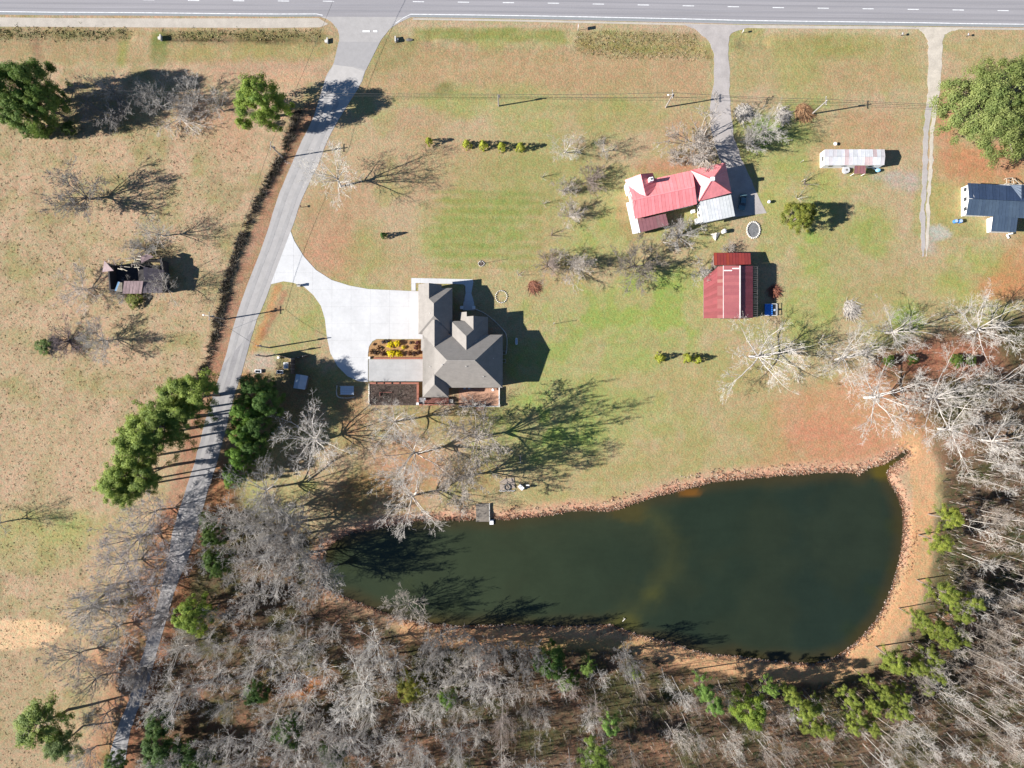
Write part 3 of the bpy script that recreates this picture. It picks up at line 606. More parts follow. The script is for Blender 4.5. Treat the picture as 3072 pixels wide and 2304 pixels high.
# north west hedgerow
g = 'evergreens at the left edge below the highway'
for x, y, r, h, lab in ((40,270,62,21,'tall dark evergreen leaning out of the left edge below the highway'),(105,245,58,21,'dark evergreen with the highest crown of the left edge clump'),
    (60,335,58,17,'evergreen with a sunlit green lower side at the left edge'),(125,310,52,17,'dark evergreen on the right side of the left edge clump')):
    leafy('evergreen_tree', x, y, r, h, pick('green', 3), lab, group=g, tint=(.95,1.1,.9))
leafy('evergreen_shrub', 82, 392, 24, 4.5, 'green0', 'small green shrub just below the left edge evergreens', 'shrub'); leafy('evergreen_shrub', 128, 394, 20, 4, 'green1', 'small dark shrub beside the left edge evergreens', 'shrub', tint=(.6,.7,.6)); leafy('evergreen_shrub', 205, 385, 20, 4, 'green2', 'small dark shrub standing alone by the pale fallen limbs', 'shrub', tint=(.6,.7,.6))
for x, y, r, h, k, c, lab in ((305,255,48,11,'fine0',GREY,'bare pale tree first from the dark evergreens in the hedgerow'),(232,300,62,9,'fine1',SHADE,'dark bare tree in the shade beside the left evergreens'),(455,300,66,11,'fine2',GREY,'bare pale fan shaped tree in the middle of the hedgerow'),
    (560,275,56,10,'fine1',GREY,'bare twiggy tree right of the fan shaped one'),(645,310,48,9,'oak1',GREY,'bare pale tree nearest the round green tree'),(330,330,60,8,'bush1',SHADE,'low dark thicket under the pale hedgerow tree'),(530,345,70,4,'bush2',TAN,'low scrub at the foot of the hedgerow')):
    tree('bare_tree', x, y, r, h, k, c, lab, group='bare trees of the hedgerow')
leafy('evergreen_tree', 780, 305, 76, 17, 'green1', 'bright green round tree at the lane casting a shadow over it', tint=(1.45,1.55,.9), rot=.4)
# pasture
tree('bare_tree', 215, 572, 84, 14, 'dense1', (.22,.20,.18), 'wide fine twigged bare tree alone in the upper pasture'); tree('bare_tree', 452, 690, 55, 12, 'oak2', GREY, 'bare tree with a long thin shadow above the ruined house')
tree('bare_tree', 470, 812, 44, 12, 'sparse0', PALE, 'dead white branched tree over the top of the ruined house', tcol=PALE); tree('bare_tree', 478, 866, 48, 12, 'oak4', PALE, 'dead white tree over the lower right of the ruined house')
tree('bare_bush', 228, 862, 66, 7, 'fine0', TAN, 'wide pale bush left of the ruined house', 'bush'); tree('bare_bush', 420, 742, 44, 5, 'bush0', SHADE, 'grey green bush against the top of the ruined house', 'bush')
tree('bare_bush', 192, 1022, 52, 4, 'bush1', DARK, 'dark red brown bush in the lower pasture', 'bush'); tree('bare_tree', 285, 1018, 60, 10, 'dense0', GREY, 'bare grey tree beside the dark bush in the pasture')
leafy('evergreen_shrub', 128, 1040, 24, 1.6, 'green2', 'low green shrub left of the dark bush', 'shrub', tint=(.9,1,.8)); leafy('evergreen_shrub', 400, 900, 24, 2, 'green0', 'yellow green shrub below the ruined house', 'shrub', tint=(1.3,1.1,.9))
tree('bare_bush', 365, 870, 40, 3, 'bush2', SHADE, 'dark bush at the lower left corner of the ruined house', 'bush')
tree('bare_tree', -40, 1580, 60, 12, 'oak0', GREY, 'bare tree at the left edge throwing its shadow into the pasture')
# north lawn
tree('bare_tree', 990, 522, 86, 19, 'oak5', (.56,.52,.46), 'tall pale bare tree beside the lane with a long branching shadow', rot=2.0)
for x, y, r, h, k, c, lab in ((1697,440,48,8,'oak5',PALE,'small pale tree left of its twin on the north lawn'),(1815,440,30,7,'oak1',GREY,'small grey tree right of its twin on the north lawn'),(1772,535,44,5,'bush0',BROWN,'dark purple brown bush left of the red roofed house'),(1700,560,32,4,'bush1',TAN,'thin pale bush left of the purple brown bush'),
    (2122,402,98,15,'bush2',TAN,'big fan shaped bare tree over the gravel drive'),(2312,378,62,12,'oak2',PALE,'pale crooked tree right of the gravel drive'),(2270,410,46,9,'bush1',GREY,'grey bare tree between the drive and the crooked tree'),(1712,640,38,6,'bush0',TAN,'small fan shaped tree left of the red roofed house'),(1655,700,26,3.5,'sparse1',BROWN,'tiny dark sapling below the fan shaped tree'),
    (1722,778,62,9,'bush2',TAN,'fan shaped bare tree above the middle of the green lawn'),(1645,790,42,5,'bush1',BROWN,'brown bush left of the fan shaped lawn tree'),(1908,792,76,9,'dense1',(.20,.17,.14),'dense grey brown round tree with a dark round shadow'),(2112,805,38,5,'bush2',GREY,'grey bush at the left wall of the red barn'),
    (2045,700,50,6,'bush1',GREY,'grey bare bush below the courtyard of the red roofed house'),(1995,718,40,5,'sparse1',TAN,'sparse pale bush below the porch of the red roofed house'),(1556,822,20,3,'sparse1',GREY,'tiny bare sapling right of the house garden'),(1632,605,18,3.5,'sparse1',GREY,'lower of two tiny saplings on the lawn'),(1628,525,18,3.5,'sparse1',GREY,'upper of two tiny saplings on the lawn'),
    (2030,468,30,3,'bush0',TAN,'pale scrub along the wall of the red roofed house'),(2085,478,26,3,'bush1',SHADE,'dark scrub along the wall of the red roofed house'),(2190,752,26,3,'bush0',TAN,'brown brush behind the small red roof of the barn'),(2420,545,36,3,'sparse1',BROWN,'low brown weeds left of the trailer'),(2400,590,30,3,'sparse1',GREY,'thin grey weeds above the yellow green tree')):
    tree('bare_bush' if h < 6.5 else 'bare_tree', x, y, r, h, k, c, lab, 'bush' if h < 6.5 else 'tree')
for i, (x, y, r, h, lab) in enumerate(((1286,421,11,3.4,'lone clipped conifer left of the row on the north lawn'),(1400,429,12,3.4,'clipped conifer first from the left in the row of four'),(1449,432,13,3.6,'clipped conifer second from the left in the row of four'),(1504,436,12,3.4,'clipped conifer third from the left in the row of four'),(1561,438,13,3.7,'clipped conifer rightmost in the row of four'),
    (1983,1073,13,3.2,'clipped conifer leftmost above the bare tree row'),(2065,1075,13,3.2,'clipped conifer middle of three left of the pale tree'),(2096,1078,11,2.8,'clipped conifer rightmost of three left of the pale tree'))):
    leafy('clipped_conifer', x, y, r*1.25, h*1.1, 'thuja%d' % (i%2), lab, 'conifer', 'clipped conifers in rows')
leafy('conifer', 1148, 704, 11, 3.6, 'cedar0', 'small dark green conifer alone on the front lawn', 'conifer', tint=(1.3,1.4,1.2))
leafy('evergreen_tree', 2402, 648, 46, 9, 'green0', 'yellow green round tree right of the red roofed house', tint=(1.5,1.25,.8)); leafy('live_oak', 2990, 322, 158, 15, 'liveoak', 'huge spreading green oak at the upper right edge')
for x, y, r, h, lab in ((2668,1083,18,2.5,'clipped green shrub under the pale tree row'),(2740,1078,16,2.5,'low green shrub between the pale trees'),(2872,1080,20,2.5,'low green shrub at the right end of the pale trees'),(2915,1082,16,2.5,'small green shrub nearest the right edge')): leafy('evergreen_shrub', x, y, r, h, pick('green', 3), lab, 'shrub', tint=(.9,1,.7))
# pale trees between barn and pond
for x, y, r, h, k, c, lab in ((2290,1065,130,17,'oak4',PALE,'wide pale tree below the red barn'),(2560,1075,100,17,'oak1',PALE,'pale spreading tree right of the wide one below the barn'),(2715,990,96,16,'oak3',PALE,'pale tree highest in the row above the pond'),(2990,990,125,19,'oak4',PALE,'great pale tree at the right edge above the woods'),
    (2660,1195,120,19,'oak5',PALE,'pale crooked tree reaching over the salmon lawn'),(2860,1190,130,20,'oak2',PALE,'great pale tree over the leaf littered corner'),(2900,1295,115,20,'oak0',PALE,'pale tree at the head of the pond path'),(3040,1330,110,20,'oak3',PALE,'pale tree at the right edge above the slender woods'),(3030,1150,90,18,'oak1',PALE,'pale tree tucked at the right edge')):
    tree('bare_tree', x, y, r, h, k, c, lab, group='pale bare trees between barn and pond', tcol=(.46,.42,.38))
# trees between house and pond
for x, y, r, h, k, c, lab in ((930,1330,112,16,'oak2',PALE,'bright pale tree standing over the dark shade below the shed'),(1165,1270,88,19,'oak4',PALE,'pale tree over the sunken garden'),(1235,1375,105,21,'oak5',PALE,'pale tree below the deck of the house'),(1420,1325,106,27,'dense0',TAN,'pale tree below the patio with a great branching shadow'),
    (1235,1500,104,15,'oak1',PALE,'pale tree above the shore of the pond'),(1375,1450,78,24,'dense1',TAN,'tan tree left of the dock'),(1330,1235,34,11,'oak2',PALE,'small pale tree reaching over the patio'),(868,1590,112,19,'oak0',PALE,'pale tree at the upper left end of the pond'),(890,1690,108,20,'oak5',GREY,'grey tree at the left end of the pond'),
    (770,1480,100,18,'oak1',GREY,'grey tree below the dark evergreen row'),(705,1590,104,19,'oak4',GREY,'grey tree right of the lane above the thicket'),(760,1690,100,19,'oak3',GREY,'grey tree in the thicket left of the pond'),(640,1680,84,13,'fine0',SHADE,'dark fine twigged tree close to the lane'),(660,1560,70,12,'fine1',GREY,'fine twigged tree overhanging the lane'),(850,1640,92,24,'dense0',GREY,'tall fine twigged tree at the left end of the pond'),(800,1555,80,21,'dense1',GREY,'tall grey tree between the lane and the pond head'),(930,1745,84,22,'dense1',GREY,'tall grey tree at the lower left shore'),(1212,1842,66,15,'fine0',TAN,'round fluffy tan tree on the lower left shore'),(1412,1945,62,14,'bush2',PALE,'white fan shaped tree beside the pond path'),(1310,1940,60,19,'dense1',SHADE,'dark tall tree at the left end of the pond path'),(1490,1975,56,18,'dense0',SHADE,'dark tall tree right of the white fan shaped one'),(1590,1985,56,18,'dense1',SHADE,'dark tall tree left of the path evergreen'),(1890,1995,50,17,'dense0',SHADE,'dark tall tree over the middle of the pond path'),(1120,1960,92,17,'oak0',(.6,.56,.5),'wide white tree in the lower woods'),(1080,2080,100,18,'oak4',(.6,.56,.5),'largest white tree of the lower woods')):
    tree('bare_tree', x, y, r, h, k, c, lab, group='bare trees between house and pond')
# evergreen screens along the lane
for i, (x, y, r, h) in enumerate(sorted((((600,1188,48,20),(548,1192,48,21),(500,1235,52,21),(455,1270,52,22),(420,1310,48,22),(520,1290,46,21),(470,1330,46,22),(412,1378,46,22),(450,1410,42,21),(385,1425,44,22),(358,1462,40,22),(415,1465,38,20),(560,1250,42,20))), key=lambda t: t[1])):
    leafy('pine_tree', x, y, r*1.38, h, 'pine%d' % (i%4), 'tall green pine, %s from the top of the clump left of the lane' % ORD[i], group='pines in the clump left of the lane', tint=(1.4,1.45,.85))
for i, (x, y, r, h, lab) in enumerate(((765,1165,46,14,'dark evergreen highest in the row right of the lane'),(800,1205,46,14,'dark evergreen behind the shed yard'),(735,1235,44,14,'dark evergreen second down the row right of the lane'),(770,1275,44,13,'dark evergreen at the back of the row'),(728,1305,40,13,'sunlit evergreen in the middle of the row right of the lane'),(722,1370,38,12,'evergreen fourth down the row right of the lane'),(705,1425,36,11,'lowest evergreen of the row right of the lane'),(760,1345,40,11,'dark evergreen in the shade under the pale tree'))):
    leafy('evergreen_tree', x, y, r, h, pick('green', 3), lab, group='dark evergreens right of the lane', tint=(.62,.85,.7) if i in (0,1,3,7) else (1.0,1.3,.8))  # shade tinted into the rear trees, sunlight into those nearer the lane
# trees along the lower lane
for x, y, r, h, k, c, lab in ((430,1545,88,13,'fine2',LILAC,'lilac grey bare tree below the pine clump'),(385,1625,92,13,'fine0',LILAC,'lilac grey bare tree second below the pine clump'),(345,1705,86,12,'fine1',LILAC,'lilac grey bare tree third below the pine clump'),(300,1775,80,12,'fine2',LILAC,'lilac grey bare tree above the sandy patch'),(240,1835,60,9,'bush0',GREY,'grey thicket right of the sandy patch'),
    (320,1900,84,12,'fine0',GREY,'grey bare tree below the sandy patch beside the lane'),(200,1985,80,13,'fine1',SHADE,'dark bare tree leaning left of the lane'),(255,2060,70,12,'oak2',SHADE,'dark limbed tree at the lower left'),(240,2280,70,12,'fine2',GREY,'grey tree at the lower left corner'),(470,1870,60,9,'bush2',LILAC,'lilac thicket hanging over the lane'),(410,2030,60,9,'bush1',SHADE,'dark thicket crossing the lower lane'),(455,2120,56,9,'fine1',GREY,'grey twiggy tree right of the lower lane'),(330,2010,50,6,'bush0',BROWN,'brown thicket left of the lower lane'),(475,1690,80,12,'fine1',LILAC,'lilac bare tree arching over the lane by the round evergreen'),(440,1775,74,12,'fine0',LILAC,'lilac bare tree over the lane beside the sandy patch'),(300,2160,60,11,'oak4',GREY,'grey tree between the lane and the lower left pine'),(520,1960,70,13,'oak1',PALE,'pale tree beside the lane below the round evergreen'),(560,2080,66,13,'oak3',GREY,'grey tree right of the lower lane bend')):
    tree('bare_tree', x, y, r, h, k, c, lab, group='bare trees along the lower lane')
for x, y, r, h, k, t, lab in ((578,1845,54,13,'green0',(1.4,1.45,.8),'round bright green evergreen right of the lower lane'),(135,2180,84,16,'pine1',(1.4,1.45,.9),'large green pine at the lower left'),(190,2225,56,14,'pine2',(.8,.9,.75),'darker pine behind the large lower left one'),(345,2290,32,8,'green2',(.9,1.1,1),'small green tree at the bottom of the lane'),(620,1560,26,4,'green1',(.6,.75,.6),'dark green shrub at the bend of the lane'),(640,1605,36,11,'green0',(.55,.7,.5),'dark evergreen among the bare trees right of the lane'),(655,1685,42,12,'green2',(.55,.7,.5),'larger dark evergreen in the thicket right of the lane'),
    (1232,2060,46,9,'green0',(1.35,1.05,.6),'yellow green tree in the woods below the pond'),(1345,2095,28,9,'green2',(1.2,1.5,1),'bright green small tree in the woods below the pond'),(1650,1985,48,12,'green1',(.6,.85,.6),'dark evergreen under the pond path'),(1768,1995,26,9,'pine0',(1.1,1.3,.9),'slim pine at the edge of the pond path'),(1700,2040,34,8,'green2',(.8,1,.7),'green tree behind the dark evergreen'),(1905,2010,22,7,'pine3',(1.2,1.2,.8),'tiny pine in the thin woods'),
    (1835,2165,30,14,'pine1',(1.1,1.4,1),'lone green pine among slender trunks'),(1790,2262,52,15,'pine2',(1.2,1.35,.8),'wide green pine at the bottom edge'),(2110,2050,34,15,'pine0',(1,1.3,.9),'green pine with its top in the shade of the path'),(2135,2110,32,15,'pine3',(1,1.3,.9),'green pine below the shaded one'),(2250,2130,50,15,'green1',(1.3,1.35,.7),'round bright green tree in the lower woods'),(2305,2058,26,14,'pine2',(1.1,1.3,.8),'small bright pine above the round green tree')):
    leafy('pine_tree' if k[0] == 'p' else 'evergreen_tree', x, y, r, h, k, lab, tint=t)
for i, (x, y, r, h) in enumerate(sorted((((2370,2065,36,15),(2400,2110,36,15),(2425,2150,36,14),(2440,2085,24,13),(2475,2165,26,13),(2530,2070,32,15),(2552,2115,32,15),(2545,2155,26,14),(2600,2100,30,15),(2600,2150,30,14),(2640,2065,34,15),(2680,2055,30,14),(2690,2105,34,15),(2650,2115,30,14),(2590,2025,22,13),(2665,1965,44,15),(2715,1985,34,15),(2765,1960,38,15),(2780,2005,32,14),(2740,2045,24,13),(2735,1850,34,15),(2775,1875,44,15),(2810,1905,36,15),(2850,1895,30,14),(2790,1765,42,15),(2820,1790,32,14),(2850,1830,40,15),(2880,1800,34,14))), key=lambda t: t[0]-.6*t[1])):
    ux, uy = x-2350, y-1700; uu = math.hypot(ux, uy); x += 20*ux/uu; y += 20*uy/uu
    leafy('pine_tree', x, y, r*.9, h, 'pine%d' % (i%4), 'young bright green pine, %s from the left along the pond path' % ORD[i], group='young pines along the pond path', tint=(1.4,1.32,.75))
leafy('pine_tree', 2842, 1560, 40, 14, 'pine0', 'yellow green pine alone beside the pond path', tint=(1.6,1.45,.75)); leafy('pine_tree', 2812, 1625, 38, 14, 'pine2', 'yellow green pine just below the lone one by the path', tint=(1.6,1.45,.75))
# woods: every trunk a tree of its own
def scatter(poly, dist, n, seed):
    r = random.Random(seed); xs = [p[0] for p in poly]; ys = [p[1] for p in poly]; out = []
    for _ in range(n*60):
        x, y = r.uniform(min(xs), max(xs)), r.uniform(min(ys), max(ys))
        if not inside(np.array([x]), np.array([y]), poly)[0]: continue
        if all((x-a)**2+(y-b)**2 > dist*dist for a, b in out): out.append((x, y))
        if len(out) >= n: break
    return out
WR = [(2812,1420),(2900,1370),(3020,1360),(3130,1380),(3130,2330),(2790,2250),(2560,2200),(2560,2090),(2660,2010),(2760,1900),(2800,1780),(2815,1600)]
for x, y in scatter(WR, 28, 124, 1):
    w_ = 'upper' if y < 1650 else 'middle' if y < 1980 else 'lower'; e_ = 'close to the path' if seg_dist(np.array([x]), np.array([y]), PATH)[0] < 110 else 'by the right edge' if x > 2980 else 'deep inside'
    h = random.uniform(13, 19); tree('slender_tree', x, y, random.uniform(22, 40), h, pick('tall', 5), random.choice((PALE, (.46,.40,.34), TAN, (.30,.25,.2))), 'slender bare tree in the %s woods right of the pond, %s' % (w_, e_), group='slender trees right of the pond', ground=True, tcol=random.choice((PALE, TAN, (.36,.31,.26))))
WM = [(1480,1985),(1900,1990),(2080,2010),(2330,2055),(2560,2110),(2790,2270),(2620,2370),(1480,2370)]
for x, y in scatter(WM, 36, 66, 2):
    k = random.random(); h = random.uniform(11, 18); w_ = 'left' if x < 1850 else 'middle' if x < 2250 else 'right'; e_ = 'next to the path' if y < 2110 else 'halfway down' if y < 2240 else 'at the bottom edge'
    tree('slender_tree', x, y, random.uniform(26, 44), h, pick('tall', 5) if k < .8 else pick('oak', 6), random.choice((PALE, TAN, (.32,.26,.22))), 'bare tree in the %s of the thin woods below the pond, %s' % (w_, e_), group='trees below the pond path', ground=True, tcol=random.choice((PALE, TAN, GREY)))
WL = [(610,1790),(760,1760),(950,1835),(1180,1915),(1300,1935),(1480,1950),(1480,2360),(470,2360),(520,2080)]
for x, y in scatter(WL, 58, 60, 3):
    w_ = 'near the lane' if x < 780 else 'in the middle' if x < 1130 else 'towards the pond path'; e_ = 'upper' if y < 1990 else 'middle' if y < 2160 else 'lowest'
    h = random.uniform(12, 17); tree('bare_tree', x, y, random.uniform(48, 80), h, random.choice(('oak0','oak1','oak2','oak3','oak4','oak5','oak2','fine1')), random.choice(((.54,.50,.45), PALE, PALE, GREY)), 'spreading bare tree in the %s rows of the lower left woods, %s' % (e_, w_), group='spreading trees of the lower left woods', ground=True)
for i, (x, y, r, h) in enumerate(((500,2150,40,8),(520,2240,60,10),(610,2250,50,9),(880,2170,46,8),(1010,2240,40,7),(780,2060,36,7))):
    leafy('evergreen_tree', x, y, r, h, pick('green', 3), 'dark evergreen half hidden in the lower left woods, %s' % ('nearest the lane','lowest beside the lane','behind the lowest one','below the white trees','farthest right','highest of them')[i], group='evergreens in the lower left woods', tint=(.5,.7,.55), ground=True)

# ------------------------------------------------------------------ grass, reeds, brush: nobody could count it
def tufts(name, x, y, h, w, blades, lean, cols, m, label, dirv=None, seed=1, z=None):
    g = np.random.default_rng(seed); k = len(x); z = ground_z(x, y) if z is None else z
    X = np.repeat(x, blades); Y = np.repeat(y, blades); Z = np.repeat(z, blades); Hh = np.repeat(h, blades)*g.uniform(.6, 1.15, k*blades); Ww = np.repeat(w, blades)
    a = g.uniform(0, 6.283, k*blades); sp = np.repeat(w, blades)*1.2; bx = X+g.normal(0, 1, k*blades)*sp*.5; by = Y+g.normal(0, 1, k*blades)*sp*.5
    lx = g.normal(0, lean, k*blades)*Hh; ly = g.normal(0, lean, k*blades)*Hh
    if dirv is not None: lx += np.repeat(dirv[:, 0], blades)*Hh; ly += np.repeat(dirv[:, 1], blades)*Hh
    p0 = np.stack([bx-np.cos(a)*Ww*.5, by-np.sin(a)*Ww*.5, Z-.03], 1); p1 = np.stack([bx+np.cos(a)*Ww*.5, by+np.sin(a)*Ww*.5, Z-.03], 1); p2 = np.stack([bx+lx, by+ly, Z+Hh], 1)
    V = np.stack([p0, p1, p2], 1).reshape(-1, 3); F = np.arange(len(V)).reshape(-1, 3)
    c = np.array(cols)[g.integers(0, len(cols), k)]; cc = np.repeat(c, blades*3, 0)*np.repeat(g.uniform(.75, 1.25, k*blades), 3)[:, None]
    return tag(link(bpy.data.objects.new(name, np_mesh(name, V, F, m, cc))), label, kind='stuff')
M_DRY = mat('dry_grass_blades', attr=True, rough=.9, spec=.1)
def rand_in(poly, n, seed):
    g = np.random.default_rng(seed); xs = [p[0] for p in poly]; ys = [p[1] for p in poly]
    x = g.uniform(min(xs), max(xs), n*3); y = g.uniform(min(ys), max(ys), n*3); k = inside(x, y, poly); x, y = x[k][:n], y[k][:n]
    return (x-1536)*S, (1152-y)*S, x, y
PAST = [(-120,330),(250,380),(620,370),(780,420),(560,1130),(300,1350),(250,1850),(180,2000),(120,2304),(-120,2304)]
x, y, _, _ = rand_in(PAST, 5200, 1); n = len(x); g = np.random.default_rng(5)
tufts('pasture_tufts', x, y, g.uniform(.06, .2, n), g.uniform(.12, .3, n), 5, .9, [C(200,170,130), C(170,156,104), C(222,194,158), C(160,140,104)], M_DRY, 'rough dry tufts of grass all over the pasture', seed=2)
x, y, _, _ = rand_in(PAST, 1300, 3); n = len(x)
tufts('dark_weeds', x, y, g.uniform(.08, .2, n), g.uniform(.08, .2, n), 6, .5, [(.03,.03,.02),(.06,.055,.03),(.05,.065,.025)], M_DRY, 'small dark weeds dotted over the pasture', seed=4)
dx = np.concatenate([g.uniform(-60, 380, 380)+g.normal(0, 14, 380), g.uniform(525, 955, 380)+g.normal(0, 14, 380)]); dy = np.concatenate([g.normal(101, 10, 380), g.normal(106, 10, 380)]); n = len(dx)
tufts('ditch_weeds', (dx-1536)*S, (1152-dy)*S, g.uniform(.1, .34, n), g.uniform(.15, .35, n), 5, 1.0, [C(190,182,128), C(140,146,88), C(200,180,138)], M_DRY, 'tall green and tan weeds along the highway ditch', seed=6)
x, y, _, _ = rand_in([(1735,100),(1800,92),(2085,104),(2135,178),(2060,186),(2000,172),(1860,178),(1740,160),(1715,130)], 1100, 7); n = len(x)
tufts('verge_weeds', x, y, g.uniform(.08, .25, n), g.uniform(.12, .3, n), 6, .9, [C(200,180,135), C(176,168,110), C(216,196,160)], M_DRY, 'rough weeds on the verge below the highway', seed=8)
# reeds on the banks
pp = np.array(smooth(POND, 6, True)); nn = len(pp); rx, ry, rdx, rdy, rc = [], [], [], [], []
for i in range(nn):
    p, q = pp[i], pp[(i+1)%nn]; d = q-p; L = np.hypot(*d)
    if L < 1e-6: continue
    nrm = np.array([d[1], -d[0]])/L
    mod = .35+1.1*float(vnoise(np.array(p[0]*S), np.array(p[1]*S), 5.0, 77))
    for _ in range(int(L*mod*(1.9 if p[1] < 1560 or p[0] > 2500 else 1.4))):
        o = p+d*g.random()+nrm*g.uniform(-.15, 1)**2*(34 if p[1] < 1700 else 26)*(.4+1.1*float(vnoise(np.array(p[0]*S), np.array(p[1]*S), 7.0, 78)))*g.choice([.35, 1.0]); rx.append(o[0]); ry.append(o[1]); rdx.append(-nrm[0]); rdy.append(nrm[1])
rx, ry = np.array(rx), np.array(ry); k = ~((rx > 1422) & (rx < 1476) & (ry > 1500) & (ry < 1575)); rx, ry = rx[k], ry[k]
dv = np.stack([np.array(rdx)[k]*.5, np.array(rdy)[k]*.5], 1); n = len(rx)
tufts('bank_reeds', (rx-1536)*S, (1152-ry)*S, g.uniform(.15, .5, n), g.uniform(.14, .3, n), 6, .4, [C(244,204,174), C(232,180,152), C(222,166,130), C(250,224,196)], M_DRY, 'dry salmon reeds along the pond bank', dirv=dv, seed=9)
# stones at the waterline
mb = MB(); r = random.Random(11)
for i in range(nn):
    p, q = pp[i], pp[(i+1)%nn]
    L = math.hypot(q[0]-p[0], q[1]-p[1])
    for _ in range(int(L*(.16 if p[1] > 1700 else .05))+(r.random() < .15)):
        t = r.random(); a = p+(q-p)*t; c = G(a[0]+r.uniform(-3, 3), a[1]+r.uniform(-3, 3)); s = r.uniform(.12, .32)
        mb.blob((c.x, c.y, WATER+.05), s, s*r.uniform(.7, 1.2), s*.7, r.randrange(9999), 1, .25)
tag(mb.build('shore_stones', mat('pale_stones', C(200,180,165), .9, (2, .2))), 'pale stones strewn along the pond shore', kind='stuff')
# brush in the woods and along the pasture fence
def brush(name, x, y, h, w, blades, cols, label, seed, lean=.55): tufts(name, x, y, h, w, blades, lean, cols, M_DRY, label, seed=seed)
fx, fy = [], []
for p, q in zip(ROADC[:-1], ROADC[1:]):
    if not (300 < p[1] < 1150): continue
    n = int(math.hypot(q[0]-p[0], q[1]-p[1])*1.5)
    n = int(n*(.35+1.3*(.5+.5*math.sin(p[1]*.045+2*math.sin(p[1]*.013)))))
    for _ in range(n):
        t = g.random(); off = 92+12*math.sin(p[1]*.011)+g.normal(0, 6); fx.append(p[0]+(q[0]-p[0])*t-off); fy.append(p[1]+(q[1]-p[1])*t)
fx, fy = np.array(fx), np.array(fy); n = len(fx)
brush('fence_row_brush', (fx-1536)*S, (1152-fy)*S, g.uniform(.4, 1.7, n), g.uniform(.05, .14, n), 12, [(.09,.07,.055),(.11,.09,.07),(.05,.055,.03),(.22,.19,.15)], 'dark scrubby brush along the pasture fence line', 12)
x, y, px_, py_ = rand_in([(500,1640),(760,1600),(940,1700),(960,1780),(1200,1900),(1860,1950),(2330,2040),(2540,2050),(2690,1970),(2790,1810),(2820,1600),(2830,1390),(3120,1300),(3120,2340),(420,2340),(520,1900)], 7500, 13)
k = seg_dist(px_, py_, PATH) > 34; k &= np.abs(px_-np.interp(py_, [p[1] for p in ROADC], [p[0] for p in ROADC])) > 46; x, y = x[k], y[k]; n = len(x)
brush('underbrush', x, y, g.uniform(.4, 1.9, n), g.uniform(.04, .1, n), 12, [(.10,.08,.06),(.16,.13,.10),(.06,.09,.035),(.24,.21,.17),(.08,.10,.05),(.18,.10,.07)], 'tangled brown underbrush on the woodland floor', 14, .6)

x, y, px_, py_ = rand_in([(2830,1400),(2900,1370),(3130,1340),(3130,2340),(1500,2340),(1500,1990),(1900,1995),(2330,2060),(2540,2080),(2690,2000),(2800,1820),(2830,1600)], 2400, 23); n = len(x)
brush('sapling_thicket', x, y, g.uniform(2.0, 6.5, n), g.uniform(.05, .09, n), 4, [(.36,.30,.24),(.26,.20,.16),(.48,.43,.37),(.16,.12,.10)], 'thicket of thin bare saplings between the trunks of the woods', 24, .09)
# ------------------------------------------------------------------ buildings
M_SHING = mat('taupe_shingles', C(190,182,173,2.3), .9, ((.8,5,5), .09), noise2=(.7, .09), bump=(5, .02)); M_BRICK = mat('brown_brick', (.26,.14,.10), .9, (4, .15)); M_TRIM = mat('white_trim', (.7,.69,.66), .7, (3, .05))
M_GLASS = mat('dark_window_glass', (.03,.035,.045), .08, spec=.6); M_WOODD = mat('brown_door', (.16,.09,.06), .6, (3, .1)); M_WHITE = mat('white_siding', (.74,.73,.71), .7, ((.2,.2,6), .05)); M_REDB = mat('red_brick_coping', C(196,130,108,1.9), .9, (3, .18))
def hip(mb, x0, x1, y0, y1, E, t, ax='y', e0='hip', e1='hip', th=.22):
    """closed roof solid, returns the ridge height"""
    if ax == 'y': h = (x1-x0)/2; xm = (x0+x1)/2; r0 = (xm, y0+(h if e0 == 'hip' else 0)); r1 = (xm, y1-(h if e1 == 'hip' else 0))
    else: h = (y1-y0)/2; ym = (y0+y1)/2; r0 = (x0+(h if e0 == 'hip' else 0), ym); r1 = (x1-(h if e1 == 'hip' else 0), ym)
    Z = E+h*t; P = [(x0,y0,E),(x1,y0,E),(x1,y1,E),(x0,y1,E),(*r0,Z),(*r1,Z),(x0,y0,E-th),(x1,y0,E-th),(x1,y1,E-th),(x0,y1,E-th)]
    F = [(0,1,4),(1,2,5,4),(2,3,5),(3,0,4,5)] if ax == 'y' else [(0,1,5,4),(1,2,5),(2,3,4,5),(3,0,4)]
    mb.add(P, F+[(6,7,1,0),(7,8,2,1),(8,9,3,2),(9,6,0,3),(9,8,7,6)]); return Z
def Rpx(x0, x1, y0, y1, z):      # photo rectangle seen at height z -> world x0,x1,y0,y1
    a = G(x0, y1, z); b = G(x1, y0, z); return a.x, b.x, a.y, b.y
def window(par, x, y, z, w, h, face):
    """face: 'e','s','w','n' wall that carries the window"""
    d = {'e':(1,0),'w':(-1,0),'n':(0,1),'s':(0,-1)}[face]; hx, hy = (.05, w/2) if d[0] else (w/2, .05)
    f = MB().box(x+d[0]*.03, y+d[1]*.03, z, hx*2+.0, hy*2, h).build('window', M_TRIM, par)
    ix, iy = (.06, w/2-.08) if d[0] else (w/2-.08, .06)
    for k in (0, 1): MB().box(x+d[0]*.04, y+d[1]*.04, z+.07+k*(h/2-.02), ix*2, iy*2, h/2-.1).build('pane', M_GLASS, f)
TP = .84; EM = 5.7; EA = 5.25
mx0, mx1, my0, my1 = Rpx(1268, 1508, 1004, 1163, EM)
house = empty('brick_house', ((mx0+mx1)/2, (my0+my1)/2, 0), 0, 'large brick house with many taupe hipped roofs beside the white driveway', 'house')
house.matrix_parent_inverse.identity(); HO = Vector(house.location)
